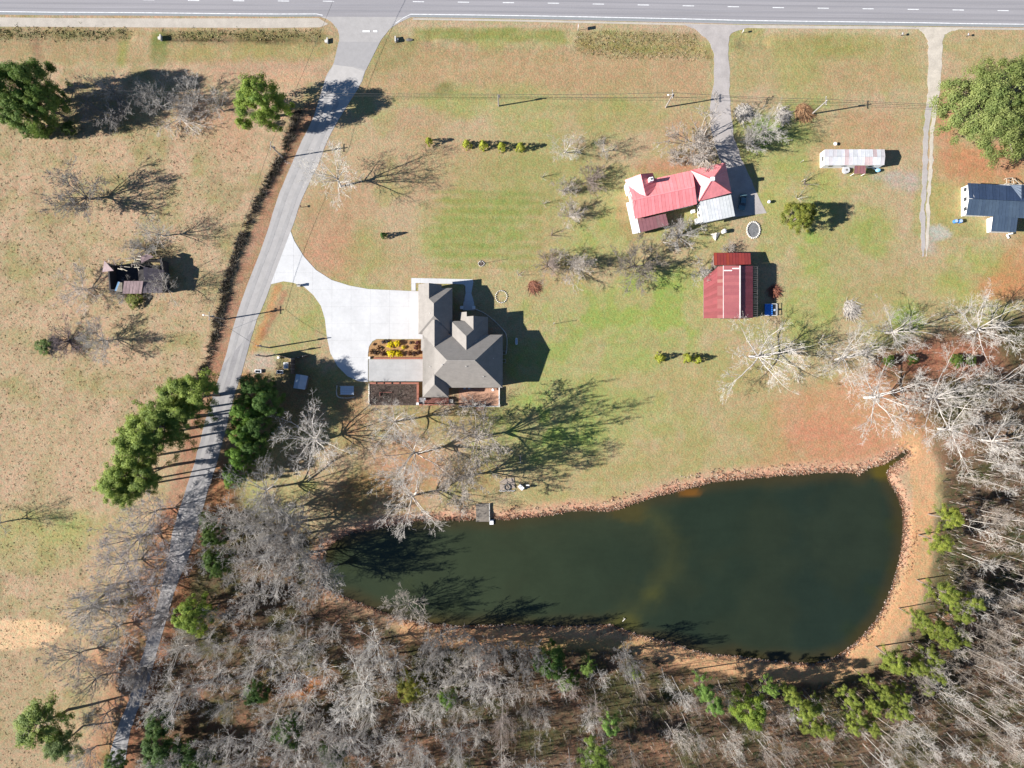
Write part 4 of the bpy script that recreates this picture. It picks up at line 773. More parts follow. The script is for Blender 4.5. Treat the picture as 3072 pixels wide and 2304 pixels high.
def under(par, o): o.parent = par; o.matrix_parent_inverse = par.matrix_world.inverted() if False else Matrix.Translation(-Vector(par.location)); return o
def part(mb, name, m, par, smooth=False):
    o = mb.build(name, m, None, smooth); o.parent = par
    loc = Matrix.Translation(par.location) @ par.rotation_euler.to_matrix().to_4x4(); o.matrix_parent_inverse = loc.inverted(); return o
rA = Rpx(1255, 1357, 864, 1002, EA); rB = Rpx(1267.5, 1346, 1003, 1192, EM); rG = Rpx(1255.3, 1325, 853, 930, EA); rW2 = Rpx(1353, 1450, 963, 1100, EM); E3 = EM-1.1; rW3 = Rpx(1380, 1464, 951, 1075, E3)
mb = MB(); hip(mb, mx0, mx1, my0, my1, EM, TP, 'x'); part(mb, 'roof', M_SHING, house)
mb = MB(); hip(mb, *rA, EA, TP, 'y'); part(mb, 'roof', M_SHING, house)
mb = MB(); hip(mb, rG[0], rG[1], rG[2], rG[3], EA+.01, TP, 'y', 'gable', 'gable'); part(mb, 'roof', M_SHING, house)
mb = MB(); hip(mb, rB[0]+.02, rB[1], rB[2], rB[3]+3.6, EM-.02, TP, 'y', 'hip', 'gable'); part(mb, 'roof', M_SHING, house)
mb = MB(); hip(mb, *rW2, EM+.01, TP, 'y', 'gable', 'hip'); part(mb, 'roof', M_SHING, house)
mb = MB(); hip(mb, *rW3, E3, TP, 'y', 'gable', 'gable'); part(mb, 'roof', M_SHING, house)
a = rW3[0]; b = Rpx(1380, 1401, 937, 951, E3)
part(MB().slab([(a, b[2], E3), (b[1], b[2], E3+(b[1]-a)*TP), (b[1], b[3], E3+(b[1]-a)*TP), (a, b[3], E3)], .2), 'porch_roof', M_SHING, house)
b = Rpx(1263, 1288, 1016, 1052, EM); part(MB().slab([(b[0], b[2], EM-.2), (b[1], b[2], EM+1.15), (b[1], b[3], EM+1.15), (b[0], b[3], EM-.2)], .2), 'bay_roof', M_SHING, house)
def cap(p, q): part(MB().bar(p, q, .34, .12), 'ridge_cap', M_SHING, house)
zr = EM+(my1-my0)/2*TP; ym = (my0+my1)/2; hh = (my1-my0)/2; cap((mx0+hh, ym, zr), (mx1-hh, ym, zr))
for vx, vy in ((1330,1095),(1400,1100),(1450,1130),(1290,940),(1290,1100),(1480,1075)):
    xx, yy = G(vx, vy, 8)[:2]; zz = max(EM+(hh-abs(yy-ym))*TP if xx > mx0+2 and xx < mx1-2 else EM+1, EM); zz = min(zz, EM+(mx1-xx)*TP, EM+(xx-mx0)*TP) if vy > 1000 else EA+2.6; part(MB().tube((xx, yy, zz-.3), (xx, yy, zz+.45), .09, .09, 7), 'vent_pipe', M_TRIM, house)
def walls(r, z1, name='wall', m=M_BRICK, ins=.45, par=None, z0=-.1): part(MB().box((r[0]+r[1])/2, (r[2]+r[3])/2, z0, r[1]-r[0]-2*ins, r[3]-r[2]-2*ins, z1-z0), name, m, par or house)
walls((mx0, mx1, my0, my1), EM-.23); walls(rA, EA-.24, ins=.47); walls((rB[0], rB[1], rB[2], my0+2), EM-.26, ins=.5); walls((rW2[0], rW2[1], my1-2, rW2[3]), EM-.25, ins=.44); walls((rW3[0], rW3[1], my1-2, rW3[3]), E3-.27, ins=.5); walls((rG[0], rG[1], rA[3]-2, rG[3]), EA-.27, ins=.5)
g3 = MB().add([(rW3[0]+.5, rW3[3]-.25, EM-.2), (rW3[1]-.5, rW3[3]-.25, EM-.2), ((rW3[0]+rW3[1])/2, rW3[3]-.25, EM+(rW3[1]-rW3[0])/2*TP-.5)], [(0,1,2)])
def hwin(x, y, z, w, h, f):
    n0 = len(bpy.data.objects); d = {'e':(1,0),'w':(-1,0),'n':(0,1),'s':(0,-1)}[f]; hx, hy = (.05, w/2) if d[0] else (w/2, .05)
    fr = part(MB().box(x+d[0]*.03, y+d[1]*.03, z, hx*2, hy*2, h), 'window', M_TRIM, house); ix, iy = (.06, w/2-.08) if d[0] else (w/2-.08, .06)
    for k in (0, 1): p = part(MB().box(x+d[0]*.04, y+d[1]*.04, z+.07+k*(h/2-.02), ix*2, iy*2, h/2-.1), 'pane', M_GLASS, house); p.parent = fr
for k in range(4): hwin(mx1-.45, my0+2.2+k*3.3, 1.0, 1.2, 1.6, 'e'); hwin(mx1-.45, my0+2.2+k*3.3, 3.6, 1.2, 1.5, 'e')
for k in range(3): hwin(mx0+10+k*4.0, my0+.45, 3.4, 1.4, 1.6, 's')
hwin(rW3[1]-.5, rW3[3]-2.5, 1.2, 1.2, 1.6, 'e'); hwin(rA[1]-.47, (rA[2]+rA[3])/2, 1.0, 1.4, 1.5, 'e')
for k in range(2): part(MB().box(rA[0]+.44, rA[2]+3.4+k*4.6, 0, .1, 3.0, 2.4), 'garage_door', M_TRIM, house)
part(MB().box((rW3[0]+rW3[1])/2, rW3[3]-.47, .1, 1.1, .1, 2.2), 'door', M_WOODD, house)
# sunken garden, beds, deck, patio
def thing(name, px, py, label, cat, rz=0, group=None, z=None):
    p = G(px, py); return empty(name, (p.x, p.y, float(ground_z(p.x, p.y)) if z is None else z), rz, label, cat, group)
def bx(par, name, m, x0, x1, y0, y1, z0, z1):      # box over a photo rectangle measured at z1
    a = G(x0, y1, z1); b = G(x1, y0, z1); return part(MB().box((a.x+b.x)/2, (a.y+b.y)/2, z0, b.x-a.x, b.y-a.y, z1-z0), name, m, par)
M_MULCH = mat('dark_mulch', (.07,.05,.04), .95, (3, .4), bump=(4, .1)); M_STRAW = mat('pine_straw', C(206,160,110), .95, (2.5, .25), bump=(4, .06)); M_TERR = mat('tan_patio_concrete', C(226,176,146), .9, (.6, .1, 4)); M_DECK = mat('red_brown_deck', C(150,100,88,1.6), .85, ((.5,7,1), .12)); M_STONE = mat('pale_edging_stone', (.5,.47,.42), .9, (3, .2))
t = thing('planted_bed', 1180, 1046, 'straw mulched bed of shrubs with a red brick edge beside the garage', 'planting bed')
part(MB().prism(P2([(1106,1074),(1107,1045),(1118,1027),(1132,1019),(1268,1020),(1268,1072)]), 0, .12), 'bed_soil', M_STRAW, t); bx(t, 'brick_edge', M_REDB, 1121, 1270, 1072.5, 1077, 0, .55); bx(t, 'end_post', M_TRIM, 1105, 1110, 1070, 1077, 0, .7)
for x, y, r, h, c, lab in ((1171,1035,10,1.4,(.80,.68,.02),'upper left of the bright yellow bed shrubs'),(1191,1030,10,1.5,(.80,.68,.02),'upper right of the bright yellow bed shrubs'),(1174,1061,12,1.4,(.80,.68,.02),'lower left and largest of the bright yellow bed shrubs'),(1195,1061,10,1.4,(.80,.68,.02),'lower right of the bright yellow bed shrubs'),(1210,1042,6,.9,(.78,.68,.03),'smallest of the bright yellow bed shrubs'),
    (1136,1045,7,.9,(.16,.07,.03),'rust brown shrub in the left part of the bed'),(1149,1060,9,1,(.13,.06,.03),'rust brown shrub next to the yellow ones'),(1126,1059,7,.9,(.09,.05,.03),'dark brown shrub at the lower left of the bed'),(1114,1056,7,.9,(.15,.07,.03),'brown shrub at the left tip of the bed'),(1228,1060,8,.9,(.18,.08,.04),'orange brown shrub right of the yellow ones'),(1243,1061,7,.9,(.13,.07,.05),'brown shrub in the lower right of the bed'),
    (1253,1028,7,.9,(.14,.04,.04),'dark red shrub in the upper right of the bed'),(1247,1042,7,.9,(.16,.05,.05),'red brown shrub near the house wall'),(1257,1056,7,.9,(.08,.04,.03),'dark shrub against the house wall'),(1149,1026,6,.7,(.10,.09,.10),'grey shrub at the top of the bed'),(1162,1024,6,.7,(.09,.08,.09),'grey shrub left of the yellow top shrub'),(1232,1028,5,.7,(.09,.07,.08),'small grey shrub right of the yellow ones'),(1123,1033,4,.5,(.09,.03,.03),'tiny dark red plant in the bed')):
    leafy('garden_shrub', x, y, r, h, pick('shrub', 2), lab, 'shrub', 'shrubs in the planted bed', tint=c)
t = thing('sunken_garden', 1180, 1185, 'dark sunken garden framed by red brick walls below the concrete pad', 'garden')
bx(t, 'soil', M_MULCH, 1110, 1256, 1152, 1216, -.05, .06); bx(t, 'side_wall', M_REDB, 1250, 1256.5, 1153, 1208, 0, 1.0)
for x0, x1 in ((1110,1128),(1133,1151),(1155,1174),(1180,1198),(1203,1256)): bx(t, 'brick_wall', M_REDB, x0, x1, 1147, 1152, 0, 1.0)
for x in (1130.5, 1153, 1177, 1200.5): bx(t, 'gap_post', M_MULCH, x-2.4, x+2.4, 1146, 1152.5, 0, .8)
bx(t, 'cap_post', M_TRIM, 1248.5, 1256, 1207.5, 1215, 0, 1.5); bx(t, 'garden_frame', M_DECK, 1138, 1176, 1176, 1178, .05, .4); bx(t, 'garden_frame', M_DECK, 1138, 1140.5, 1178, 1188, .05, .4)
for k in range(11): c = G(1107.5+random.uniform(-.6,.6), 1152+k*5.6); part(MB().blob((c.x, c.y, .12), .25, .28, .2, k, 1, .2), 'edging_stone', M_STONE, t)
x, y, _, _ = rand_in([(1112,1156),(1246,1156),(1246,1212),(1112,1212)], 380, 31); n = len(x)
brush('garden_stems', x, y, g.uniform(.2, .7, n), g.uniform(.03, .07, n), 10, [(.20,.15,.12),(.12,.08,.07),(.28,.24,.20),(.07,.08,.05)], 'dormant stems in the sunken garden', 32)
t = thing('deck', 1305, 1205, 'red brown deck with a brick rail along the foot of the house', 'deck')
for k in range(8): bx(t, 'deck_board', M_DECK, 1274, 1346, 1193.6+k*2.0, 1195.4+k*2.0, .9, 1.2)
bx(t, 'brick_rail', M_REDB, 1258, 1362, 1212.5, 1216, 0, 1.5); bx(t, 'landing', mat('grey_landing', (.22,.21,.21), .9, (2, .1)), 1257, 1273, 1193, 1211, 0, .9); bx(t, 'step', M_STONE, 1344, 1359, 1198, 1208, 0, 1.0); bx(t, 'post', M_TRIM, 1273, 1277, 1194, 1201, .9, 2.0)
t = thing('patio', 1440, 1190, 'tan concrete patio at the lower right corner of the house', 'patio')
for i in range(4):
    for j in range(2): bx(t, 'slab', M_TERR, 1376+i*30, 1376+i*30+29.8, 1164+j*27, 1164+j*27+26.8, -.1, .3)
bx(t, 'side_rail', M_TRIM, 1496, 1499, 1162, 1218, 0, 1.0); bx(t, 'front_curb', M_STONE, 1376, 1500, 1217.5, 1221, 0, .6)
for x in (1425, 1453, 1497): bx(t, 'brick_post', M_STONE, x-3, x+3, 1213, 1220, 0, 1.2)
bx(t, 'step', M_TERR, 1427, 1451, 1221, 1231, 0, .2)
M_CHAIR = mat('pale_blue_chair', (.35,.42,.5), .6)
for x, lab in ((1394,'left of two pale chairs under the eave on the patio'),(1408,'right of two pale chairs under the eave on the patio')):
    c = thing('patio_chair', x, 1165, lab, 'chair', group='patio chairs', z=.3); q = c.location
    part(MB().box(q.x, q.y, .7, .55, .5, .06), 'seat', M_CHAIR, c); part(MB().box(q.x, q.y+.26, .74, .55, .05, .5), 'backrest', M_CHAIR, c)
    for a in (-1, 1):
        for b_ in (-1, 1): part(MB().box(q.x+a*.23, q.y+b_*.2, .3, .05, .05, .42), 'leg', M_CHAIR, c)
c = thing('grill', 1480, 1169, 'round white grill at the upper right corner of the patio', 'grill', z=.3); q = c.location
part(MB().blob((q.x, q.y, 1.2), .42, .42, .32, 1, 2, 0), 'lid', M_WHITE, c, True)
for a in range(3): part(MB().tube((q.x+.3*math.cos(a*2.09), q.y+.3*math.sin(a*2.09), .3), (q.x+.2*math.cos(a*2.09), q.y+.2*math.sin(a*2.09), 1.05), .03, .03, 6), 'leg', M_GLASS, c)
t = thing('foundation_border', 1512, 1060, 'curved stone edging of the bed along the right wall of the house', 'edging')
for k, p in enumerate(smooth([(1427,928),(1450,938),(1480,960),(1505,985),(1518,1003),(1521,1030),(1518,1060)], 10)): c = G(*p); part(MB().blob((c.x, c.y, .08), .16, .16, .14, k, 1, .2), 'edging_stone', M_STONE, t)
for x, y, lab in ((1513,1058,'larger square frame in the bed by the right house wall'),(1512,1083,'smaller square frame in the bed by the right house wall')):
    c = thing('wire_planter', x, y, lab, 'planter', group='square planters'); q = c.location
    for a, b_, sx, sy in ((0,.45,1,.1),(0,-.45,1,.1),(.45,0,.1,.8),(-.45,0,.1,.8)): part(MB().box(q.x+a, q.y+b_, 0, sx, sy, .4), 'side_board', M_STONE, c)
for k, (x, lab) in enumerate(((1386,'left stone pillar at the end of the walkway'),(1422,'right stone pillar at the end of the walkway'))):
    c = thing('stone_pillar', x, 924, lab, 'pillar', group='pillars at the front door'); q = c.location; part(MB().box(q.x, q.y, 0, .7, .7, 1.1), 'shaft', M_STONE, c); part(MB().box(q.x, q.y, 1.1, .85, .85, .12), 'cap', M_TRIM, c)

# ------------------------------------------------------------------ metal roofs: sheet by sheet
def sheets(par, quad, n, m, tints, th=.05, gap=.008, name='roof_sheet', lap=.012):
    """quad: eave0, eave1, top1, top0 (world); n sheets running from eave to top; copies share nothing but the recipe"""
    e0, e1, t1, t0 = [Vector(p) for p in quad]
    for i in range(n):
        f0, f1 = i/n, (i+1)/n; g_ = gap/max((e1-e0).length, .1)
        q = [e0.lerp(e1, f0+g_), e0.lerp(e1, f1-g_), t0.lerp(t1, f1-g_), t0.lerp(t1, f0+g_)]
        up = (q[1]-q[0]).cross(q[3]-q[0]).normalized(); up = up if up.z > 0 else -up; q = [p+up*(lap*(i%2)+random.uniform(0,.01)) for p in q]
        mb = MB().slab(q, th); mid0, mid1 = q[0].lerp(q[3], 0), q[3]
        mb.bar(q[0]+up*.02, q[3]+up*.02, .05, .04)
        o = part(mb, name, m, par); c = random.choice(tints); v = random.uniform(.93, 1.07); o.color = (c[0]*v, c[1]*v, c[2]*v, 1)
M_METAL = mat('painted_metal_sheet', (1,1,1), .5, (.7, .12, 5), objcol=True, noise2=((6,.4,1), .06), spec=.4)
RED = (.71,.235,.24); RED2 = (.69,.22,.225); REDF = C(180,78,78,2.5); RUST = C(200,88,66,2.3); CREAMR = C(230,186,160,2.3); MAROON = C(172,118,122,1.9); WMET = (.50,.51,.51); PINK = C(188,98,102,2.6)
# barn
bz = lambda z: lambda x, y: G(x, y, z)
barn = thing('barn', 2190, 880, 'weathered red metal roofed barn with an open rafter edge', 'barn')
y0, y1 = 797, 955
A = lambda x, y, z: G(x, y, z)
sheets(barn, [A(2111,836,2.6), A(2111,y1,2.6), A(2152,y1-.3,4.0), A(2152,y0+5,4.0)], 14, M_METAL, [REDF, REDF, C(186,84,86,2.3)])
sheets(barn, [A(2152,y0+3,4.08), A(2152,y1,4.08), A(2171,y1,4.75), A(2171,y0+2,4.75)], 16, M_METAL, [C(206,140,124,2.6), C(196,110,104,2.6), REDF, C(196,106,100,2.6)])
sheets(barn, [A(2171,y0,4.95), A(2171,y1,4.95), A(2219,y1,6.4), A(2219,y0,6.4)], 16, M_METAL, [PINK, C(194,104,106,2.6), C(182,92,98,2.6)])
sheets(barn, [A(2258.5,y0+1,4.6), A(2258.5,y1-1,4.6), A(2221,y1-1,6.25), A(2221,y0,6.25)], 16, M_METAL, [C(190,96,102,1.9), C(182,90,96,1.9)])
part(MB().bar(A(2220,y0,6.47), A(2220,y1,6.47), .3, .08), 'ridge_cap', mat('pale_flashing', (.6,.56,.52), .6, (1, .15)), barn); part(MB().bar(A(2171,y0,4.9), A(2171,y1,4.9), .32, .08), 'flashing', MATS['pale_flashing'], barn)
for k, (xa, xb, yy) in enumerate(((2172,2196,811.5),(2197,2218,805.5))): part(MB().bar(A(xa,yy,5.05+k*.75), A(xb,yy,5.72+k*.7), .28, .05), 'pale_seam', MATS['pale_flashing'], barn)
M_BARNW = mat('grey_barn_boards', (.16,.13,.115), .9, ((4,4,.4), .25)); M_RAFT = mat('dark_rafters', (.13,.12,.11), .9, (3, .2))
for k in range(25): yy = y0+4+k*6.2; part(MB().bar(A(2257,yy,4.5), A(2274,yy+random.uniform(-2,1),3.9), .14, .16), 'rafter', M_RAFT, barn)
part(MB().bar(A(2271,y0+3,3.7), A(2271,y1-2,3.7), .18, .2), 'rafter_plate', M_RAFT, barn)
for k in range(5): q = A(2270, y0+6+k*36, 3.6); part(MB().box(q.x, q.y, -.1, .22, .22, 3.7), 'post', M_RAFT, barn)
a, b = G(2117, 952, 2.4), G(2240, 842, 2.4)
a2 = G(2172, 952, 4); b2 = G(2250, 800, 4); part(MB().box((a2.x+b2.x)/2, (a2.y+b2.y)/2, -.1, b2.x-a2.x, b2.y-a2.y, 4.5), 'wall', M_BARNW, barn); part(MB().box((a.x+a2.x)/2-.02, (a.y+b.y)/2, -.1, a2.x-a.x-.05, b.y-a.y, 2.5), 'wall', M_BARNW, barn)
part(MB().box((a2.x+b2.x)/2+1, a2.y-.03, 0, 3.2, .08, 3.2), 'door', mat('barn_door_boards', (.2,.08,.06), .9, ((6,6,.4), .2)), barn)
lt = thing('lean_to', 2196, 777, 'small rust red metal roofed shed against the top of the barn', 'shed')
sheets(lt, [A(2141,758,3.0), A(2251,759,3.0), A(2253,793,3.7), A(2142,796,3.7)], 12, M_METAL, [C(196,84,76,2.5), RUST, C(188,80,76,2.5)])
a, b = G(2146, 792, 2.8), G(2248, 763, 2.8); part(MB().box((a.x+b.x)/2, (a.y+b.y)/2, -.1, b.x-a.x, b.y-a.y, 2.9), 'wall', M_BARNW, lt)
for k in range(4): part(MB().box(a.x+2+k*2.2, b.y+.03, .3, .9, .08, 1.6), 'wall_board', mat('grey_board%d' % k, (.2,.17,.15), .9), lt)
# red roofed house
rh = thing('red_roofed_house', 2040, 590, 'long house with bright red metal roofs and a white addition', 'house')
E = 4.9; Zr = 7.2
sheets(rh, [A(1905,657,E), A(2091,612,E), A(2085,560,Zr), A(1899,600,Zr)], 18, M_METAL, [RED, RED2]); sheets(rh, [A(2076,511,E), A(1884,553,E), A(1899,600,Zr), A(2085,560,Zr)][0:4], 18, M_METAL, [(.73,.24,.235), RED])
# pyramid over the right block
ap = A(2137,538,8.7); cs = [A(2073,510,E+.2), A(2176,487,E+.2), A(2195,578,E+.2), A(2097,604,E+.2)]
for i in range(4):
    c0, c1 = cs[i], cs[(i+1)%4]; n = 7
    for k in range(n):
        f0, f1 = k/n+.002, (k+1)/n-.002
        o = part(MB().slab([c0.lerp(c1, f0), c0.lerp(c1, f1), ap.lerp(c0.lerp(c1, f1), .02), ap.lerp(c0.lerp(c1, f0), .02)], .05), 'roof_sheet', M_METAL, rh); v = random.uniform(.95, 1.05); o.color = (RED[0]*v, RED[1]*v, RED[2]*v, 1)
    part(MB().bar(c0, ap, .22, .1), 'hip_cap', M_METAL, rh).color = (*C(226,120,120,1.9), 1)
part(MB().box(ap.x, ap.y, 8.5, .9, .9, .9), 'vent_stack', M_WHITE, rh)
# left cross gable, ridge running down to the main roof
r0, r1 = A(1922,522,7.5), A(1937,588,7.5); 
sheets(rh, [A(1874.5,540,E), A(1886,570,E), r1, r0], 5, M_METAL, [(.70,.22,.23), (.68,.2,.21)]); sheets(rh, [A(1958,519,E), A(1976,562,E+.9), r1+Vector((.03,0,.02)), r0+Vector((.03,0,.02))], 5, M_METAL, [(.66,.17,.18)])
sheets(rh, [A(1886,571,E), A(1903,652,E), A(1906,604,7.1), A(1899,600,7.18)], 4, M_METAL, [RED])
part(MB().bar(A(1899,600,Zr+.06), A(2085,560,Zr+.06), .3, .08), 'ridge_cap', M_METAL, rh).color = (*RED, 1)
q = A(1952,540,7.2); ch = part(MB().box(q.x, q.y, 3, 1.0, 1.0, 5.2, .2), 'chimney', M_WHITE, rh); part(MB().box(q.x, q.y, 8.2, .5, .5, .1, .2), 'flue', M_RAFT, rh).parent = ch
sheets(rh, [A(1921,698,2.6), A(2006,675,2.6), A(1997,641,3.4), A(1913,657,3.4)], 8, M_METAL, [MAROON, C(150,112,112,1.6)], name='porch_sheet')
sheets(rh, [A(2110,669,3.9), A(2205,648,3.9), A(2193,584,4.6), A(2098,605,4.6)], 10, M_METAL, [WMET, (.46,.47,.46), (.54,.54,.54)], name='white_sheet')
sheets(rh, [A(1878,609,2.2), A(1898,702,2.2), A(1921,698,2.8), A(1900,604,2.8)], 8, M_METAL, [WMET], name='awning_sheet')
def block(par, pts, z0, z1, m, name='wall'): return part(MB().prism([tuple(A(x, y, z1)[:2]) for x, y in pts], z0, z1), name, m, par)
block(rh, [(1892,560),(2080,520),(2092,604),(1907,646)], -.1, E-.1, M_WHITE); block(rh, [(2078,516),(2170,494),(2188,574),(2098,597)], -.1, E+.1, M_WHITE); block(rh, [(1880,545),(1926,528),(1955,525),(1972,560),(1888,575)], -.1, E-.15, M_WHITE); block(rh, [(2100,606),(2190,587),(2201,644),(2108,664)], -.1, 3.8, M_WHITE)
block(rh, [(2086,656),(2099,653),(2101,668),(2088,672)], -.1, 1.2, M_WHITE, 'porch_box'); block(rh, [(1917,662),(1994,646),(2001,670),(1924,690)], -.1, 2.4, M_BARNW, 'porch_wall')
for k in range(3): q = A(2100+k*1.5, 615+k*16, 1.2); part(MB().box(q.x-.62, q.y, 1.0, .1, .9, 1.2, .2), 'window', M_GLASS, rh)
q = A(2080, 633, 1); part(MB().box(q.x, q.y, 0, 1.0, .9, .9, .2), 'cooling_unit', M_TRIM, rh)
# trailer
tr = thing('mobile_home', 2555, 480, 'narrow white mobile home with a rust streaked metal roof', 'mobile home')
WT = [(.5,.5,.51), (.54,.53,.54), (.47,.44,.44), (.49,.49,.49)]
E = 3.2; sheets(tr, [A(2474,495.5,E), A(2653,495,E), A(2655.5,471,3.75), A(2474,470,3.75)], 15, M_METAL, WT+[(.46,.36,.35)]); sheets(tr, [A(2653,448,E), A(2474,448,E), A(2474,469.5,3.76), A(2655.5,470.5,3.76)], 15, M_METAL, WT+[(.44,.34,.33)])
a, b = G(2475, 494, 3.1), G(2652, 449, 3.1); part(MB().box((a.x+b.x)/2, (a.y+b.y)/2, -.05, b.x-a.x, b.y-a.y, 3.2), 'wall', M_WHITE, tr)
for k in range(4): part(MB().box(a.x+2+k*3.6, a.y-.02, 1.4, 1.0, .08, .9), 'window', M_GLASS, tr)
part(MB().box(a.x-.02, (a.y+b.y)/2, 1.4, .08, 1.2, .9), 'window', M_GLASS, tr)
E = 2.5; sheets(tr, [A(2562,521,E), A(2597,521,E), A(2597,497,2.75), A(2564,497,2.75)], 4, M_METAL, [MAROON, C(170,120,110,1.7), MAROON], name='porch_sheet')
for x in (2563, 2596): q = A(x, 520, 2.3); part(MB().box(q.x, q.y, 0, .12, .12, 2.4), 'porch_post', M_TRIM, tr)
# house at the right edge
gh = thing('grey_roofed_house', 2980, 610, 'white house with a slate blue metal roof at the right edge', 'house')
SL = [C(72,90,120,1.7), C(66,84,114,1.7)]; SL2 = [C(92,110,130,2.0), C(86,104,126,2.0)]; E = 3.3; Zr = 5.6  # slope shading put into colour: darker slate away from the sun, lighter towards it
sheets(gh, [A(2898,645,E), A(3130,658,E), A(3130,607,Zr), A(2907,596,Zr)], 22, M_METAL, SL2); sheets(gh, [A(3130,562,E), A(2903,549,E), A(2907,595,Zr+.01), A(3130,606,Zr+.01)], 22, M_METAL, SL)
sheets(gh, [A(3027,554,E+.1), A(3030,552,E+.1), A(3064,598,5.5), A(3064,556,5.5)], 4, M_METAL, SL2); sheets(gh, [A(3100,602,E+.2), A(3100,556,E+.1), A(3065.5,554,5.5), A(3065.5,600,5.5)], 4, M_METAL, SL)
sheets(gh, [A(2973,694,2.7), A(3048,697,2.7), A(3055,640,3.5), A(2979,648,3.5)], 8, M_METAL, SL2, name='porch_sheet')
w = [A(2901,551,E-.05), A(2905,595,E-.05), A(2897.5,643,E-.05)]
xl = A(2903, 600, E).x+.35; yt = A(2903, 549, E).y-.4; yb = A(2898, 645, E).y+.4; xr = A(3128, 600, E).x
wm = MB().box((xl+xr)/2, (yt+yb)/2, -.1, xr-xl, yt-yb, E); wm.add([(xl+.02, yb, E-.1), (xl+.02, yt, E-.1), (xl+.02, (yt+yb)/2, Zr-.15)], [(0,2,1)]); part(wm, 'wall', M_WHITE, gh)
a = A(2980, 692, 2.6); b = A(3046, 650, 2.6); part(MB().box((a.x+b.x)/2, (a.y+b.y)/2, -.1, b.x-a.x, b.y-a.y, 2.7), 'porch_wall', M_WHITE, gh)
for k in range(3): part(MB().box(xl-.02, yb+1.6+k*2.6, 1.2, .08, 1.0, 1.2), 'window', M_GLASS, gh)
q = G(2968, 680); part(MB().box(q.x, q.y, 0, 1.2, 2.2, .5), 'step', M_TRIM, gh)
# ruined house
ru = thing('ruined_house', 385, 835, 'collapsed old house with broken mauve roof metal and loose boards', 'ruin')
M_MAUVE = mat('faded_mauve_metal', C(150,128,128,1.5), .7, (1.2, .2), noise2=((5,1,1), .1)); M_OLD = mat('bleached_boards', C(214,202,180,1.6), .9, (2, .25)); M_RWALL = mat('black_ruin_boards', (.05,.045,.045), .95, (2, .3)); M_BLUE = mat('pale_blue_sheet', C(110,150,185,1.6), .5, (2, .1))
E = 4.4; rA_ = [A(368,881,E), A(424,881,E), A(430,843,6.2), A(372,843,6.2)]
e0, e1, t1, t0 = rA_
for k in range(6):
    f0, f1 = k/6+.004, (k+1)/6-.006
    part(MB().slab([e0.lerp(e1, f0)+Vector((0,0,random.uniform(-.15,.1))), e0.lerp(e1, f1), t0.lerp(t1, f1), t0.lerp(t1, f0)], .05), 'roof_sheet', M_MAUVE, ru)
part(MB().slab([A(307,816,E-.6), A(341,812,5.2), A(313,782,5.0)], .06), 'roof_sheet', M_MAUVE, ru); part(MB().slab([A(420,770,E), A(424,789,5.6), A(462,770,4.6), A(440,762,E)], .06), 'roof_sheet', M_MAUVE, ru)
for k in range(4): part(MB().slab([A(430+k*16,800+k*3,5.9-k*.4), A(445+k*16,802+k*3,5.5-k*.4), A(446+k*14,842,5.6-k*.4), A(432+k*14,842,6.0-k*.4)], .05), 'roof_sheet', mat('shaded_mauve%d' % k, (.09,.075,.085), .7, (1.5, .2)), ru)  # same mauve metal, shade of the right slope put into a darker copy
for k in range(4): part(MB().slab([A(428+k*15,845,5.9-k*.4), A(442+k*15,845,5.5-k*.4), A(442+k*15,878,4.3-k*.1), A(428+k*15,880,4.4-k*.1)], .05), 'roof_sheet', MATS['shaded_mauve%d' % k], ru)
part(MB().slab([A(344,872,4.3), A(349,873,4.3), A(360,846,5.6), A(354,845,5.6)], .05), 'blue_sheet', M_BLUE, ru)
for k in range(9): yy = 873-k*3.1; part(MB().bar(A(349+k*1.2,yy,4.4+k*.15), A(367,yy+1,4.4+k*.15), .12, .1), 'lath', M_OLD, ru)
for k in range(30): 
    x, y = random.uniform(318, 424), random.uniform(768, 806); a = random.choice((random.gauss(0, .25), random.gauss(1.3, .3))); l = random.uniform(8, 24); z = random.uniform(2.6, 5)
    part(MB().bar(A(x,y,z), A(x+l*math.cos(a),y+l*math.sin(a),z+random.uniform(-.6,.6)), random.uniform(.1,.26), .06), 'loose_board', M_OLD if random.random() < .6 else M_BARNW, ru)
for pts in ([(322,790),(326,790),(332,868),(328,868)], [(328,868),(484,870),(484,873),(328,872)], [(480,780),(484,780),(488,872),(484,872)], [(400,776),(482,778),(482,781),(400,779)]): block(ru, pts, -.1, 3.9, M_RWALL)
block(ru, [(330,796),(478,796),(482,866),(334,864)], -.1, .5, M_RWALL, 'floor')
# shed yard
sd = thing('garden_shed', 902, 1146, 'small metal roofed shed, tinted blue for the shade it stands in', 'shed')
c = [A(888,1122,2.4), A(924,1128,2.3), A(915,1169,2.3), A(880,1164,2.4)]; m0 = A(902,1124,3.0); m1 = A(893,1166,3.0); M_SHED = mat('shade_tinted_shed_metal', (.36,.42,.48), .5, (1, .1))  # roof colour carries the blue cast of the shade around the shed
part(MB().slab([c[0], m0, m1, c[3]], .06), 'roof_sheet', M_SHED, sd); part(MB().slab([m0+Vector((0,0,.01)), c[1], c[2], m1+Vector((0,0,.01))], .06), 'roof_sheet', M_SHED, sd)
block(sd, [(889,1125),(921,1130),(913,1166),(883,1162)], -.1, 2.2, mat('dark_shed_wall', (.12,.12,.13), .8, (2, .1)))
bd = thing('board_fence', 900, 1085, 'tall dark board fence around the small yard by the lane', 'fence')
M_FENCE = mat('dark_fence_boards', (.10,.085,.075), .9, (3, .2)); M_FENCE2 = mat('pale_fence_cap', (.5,.48,.44), .8)
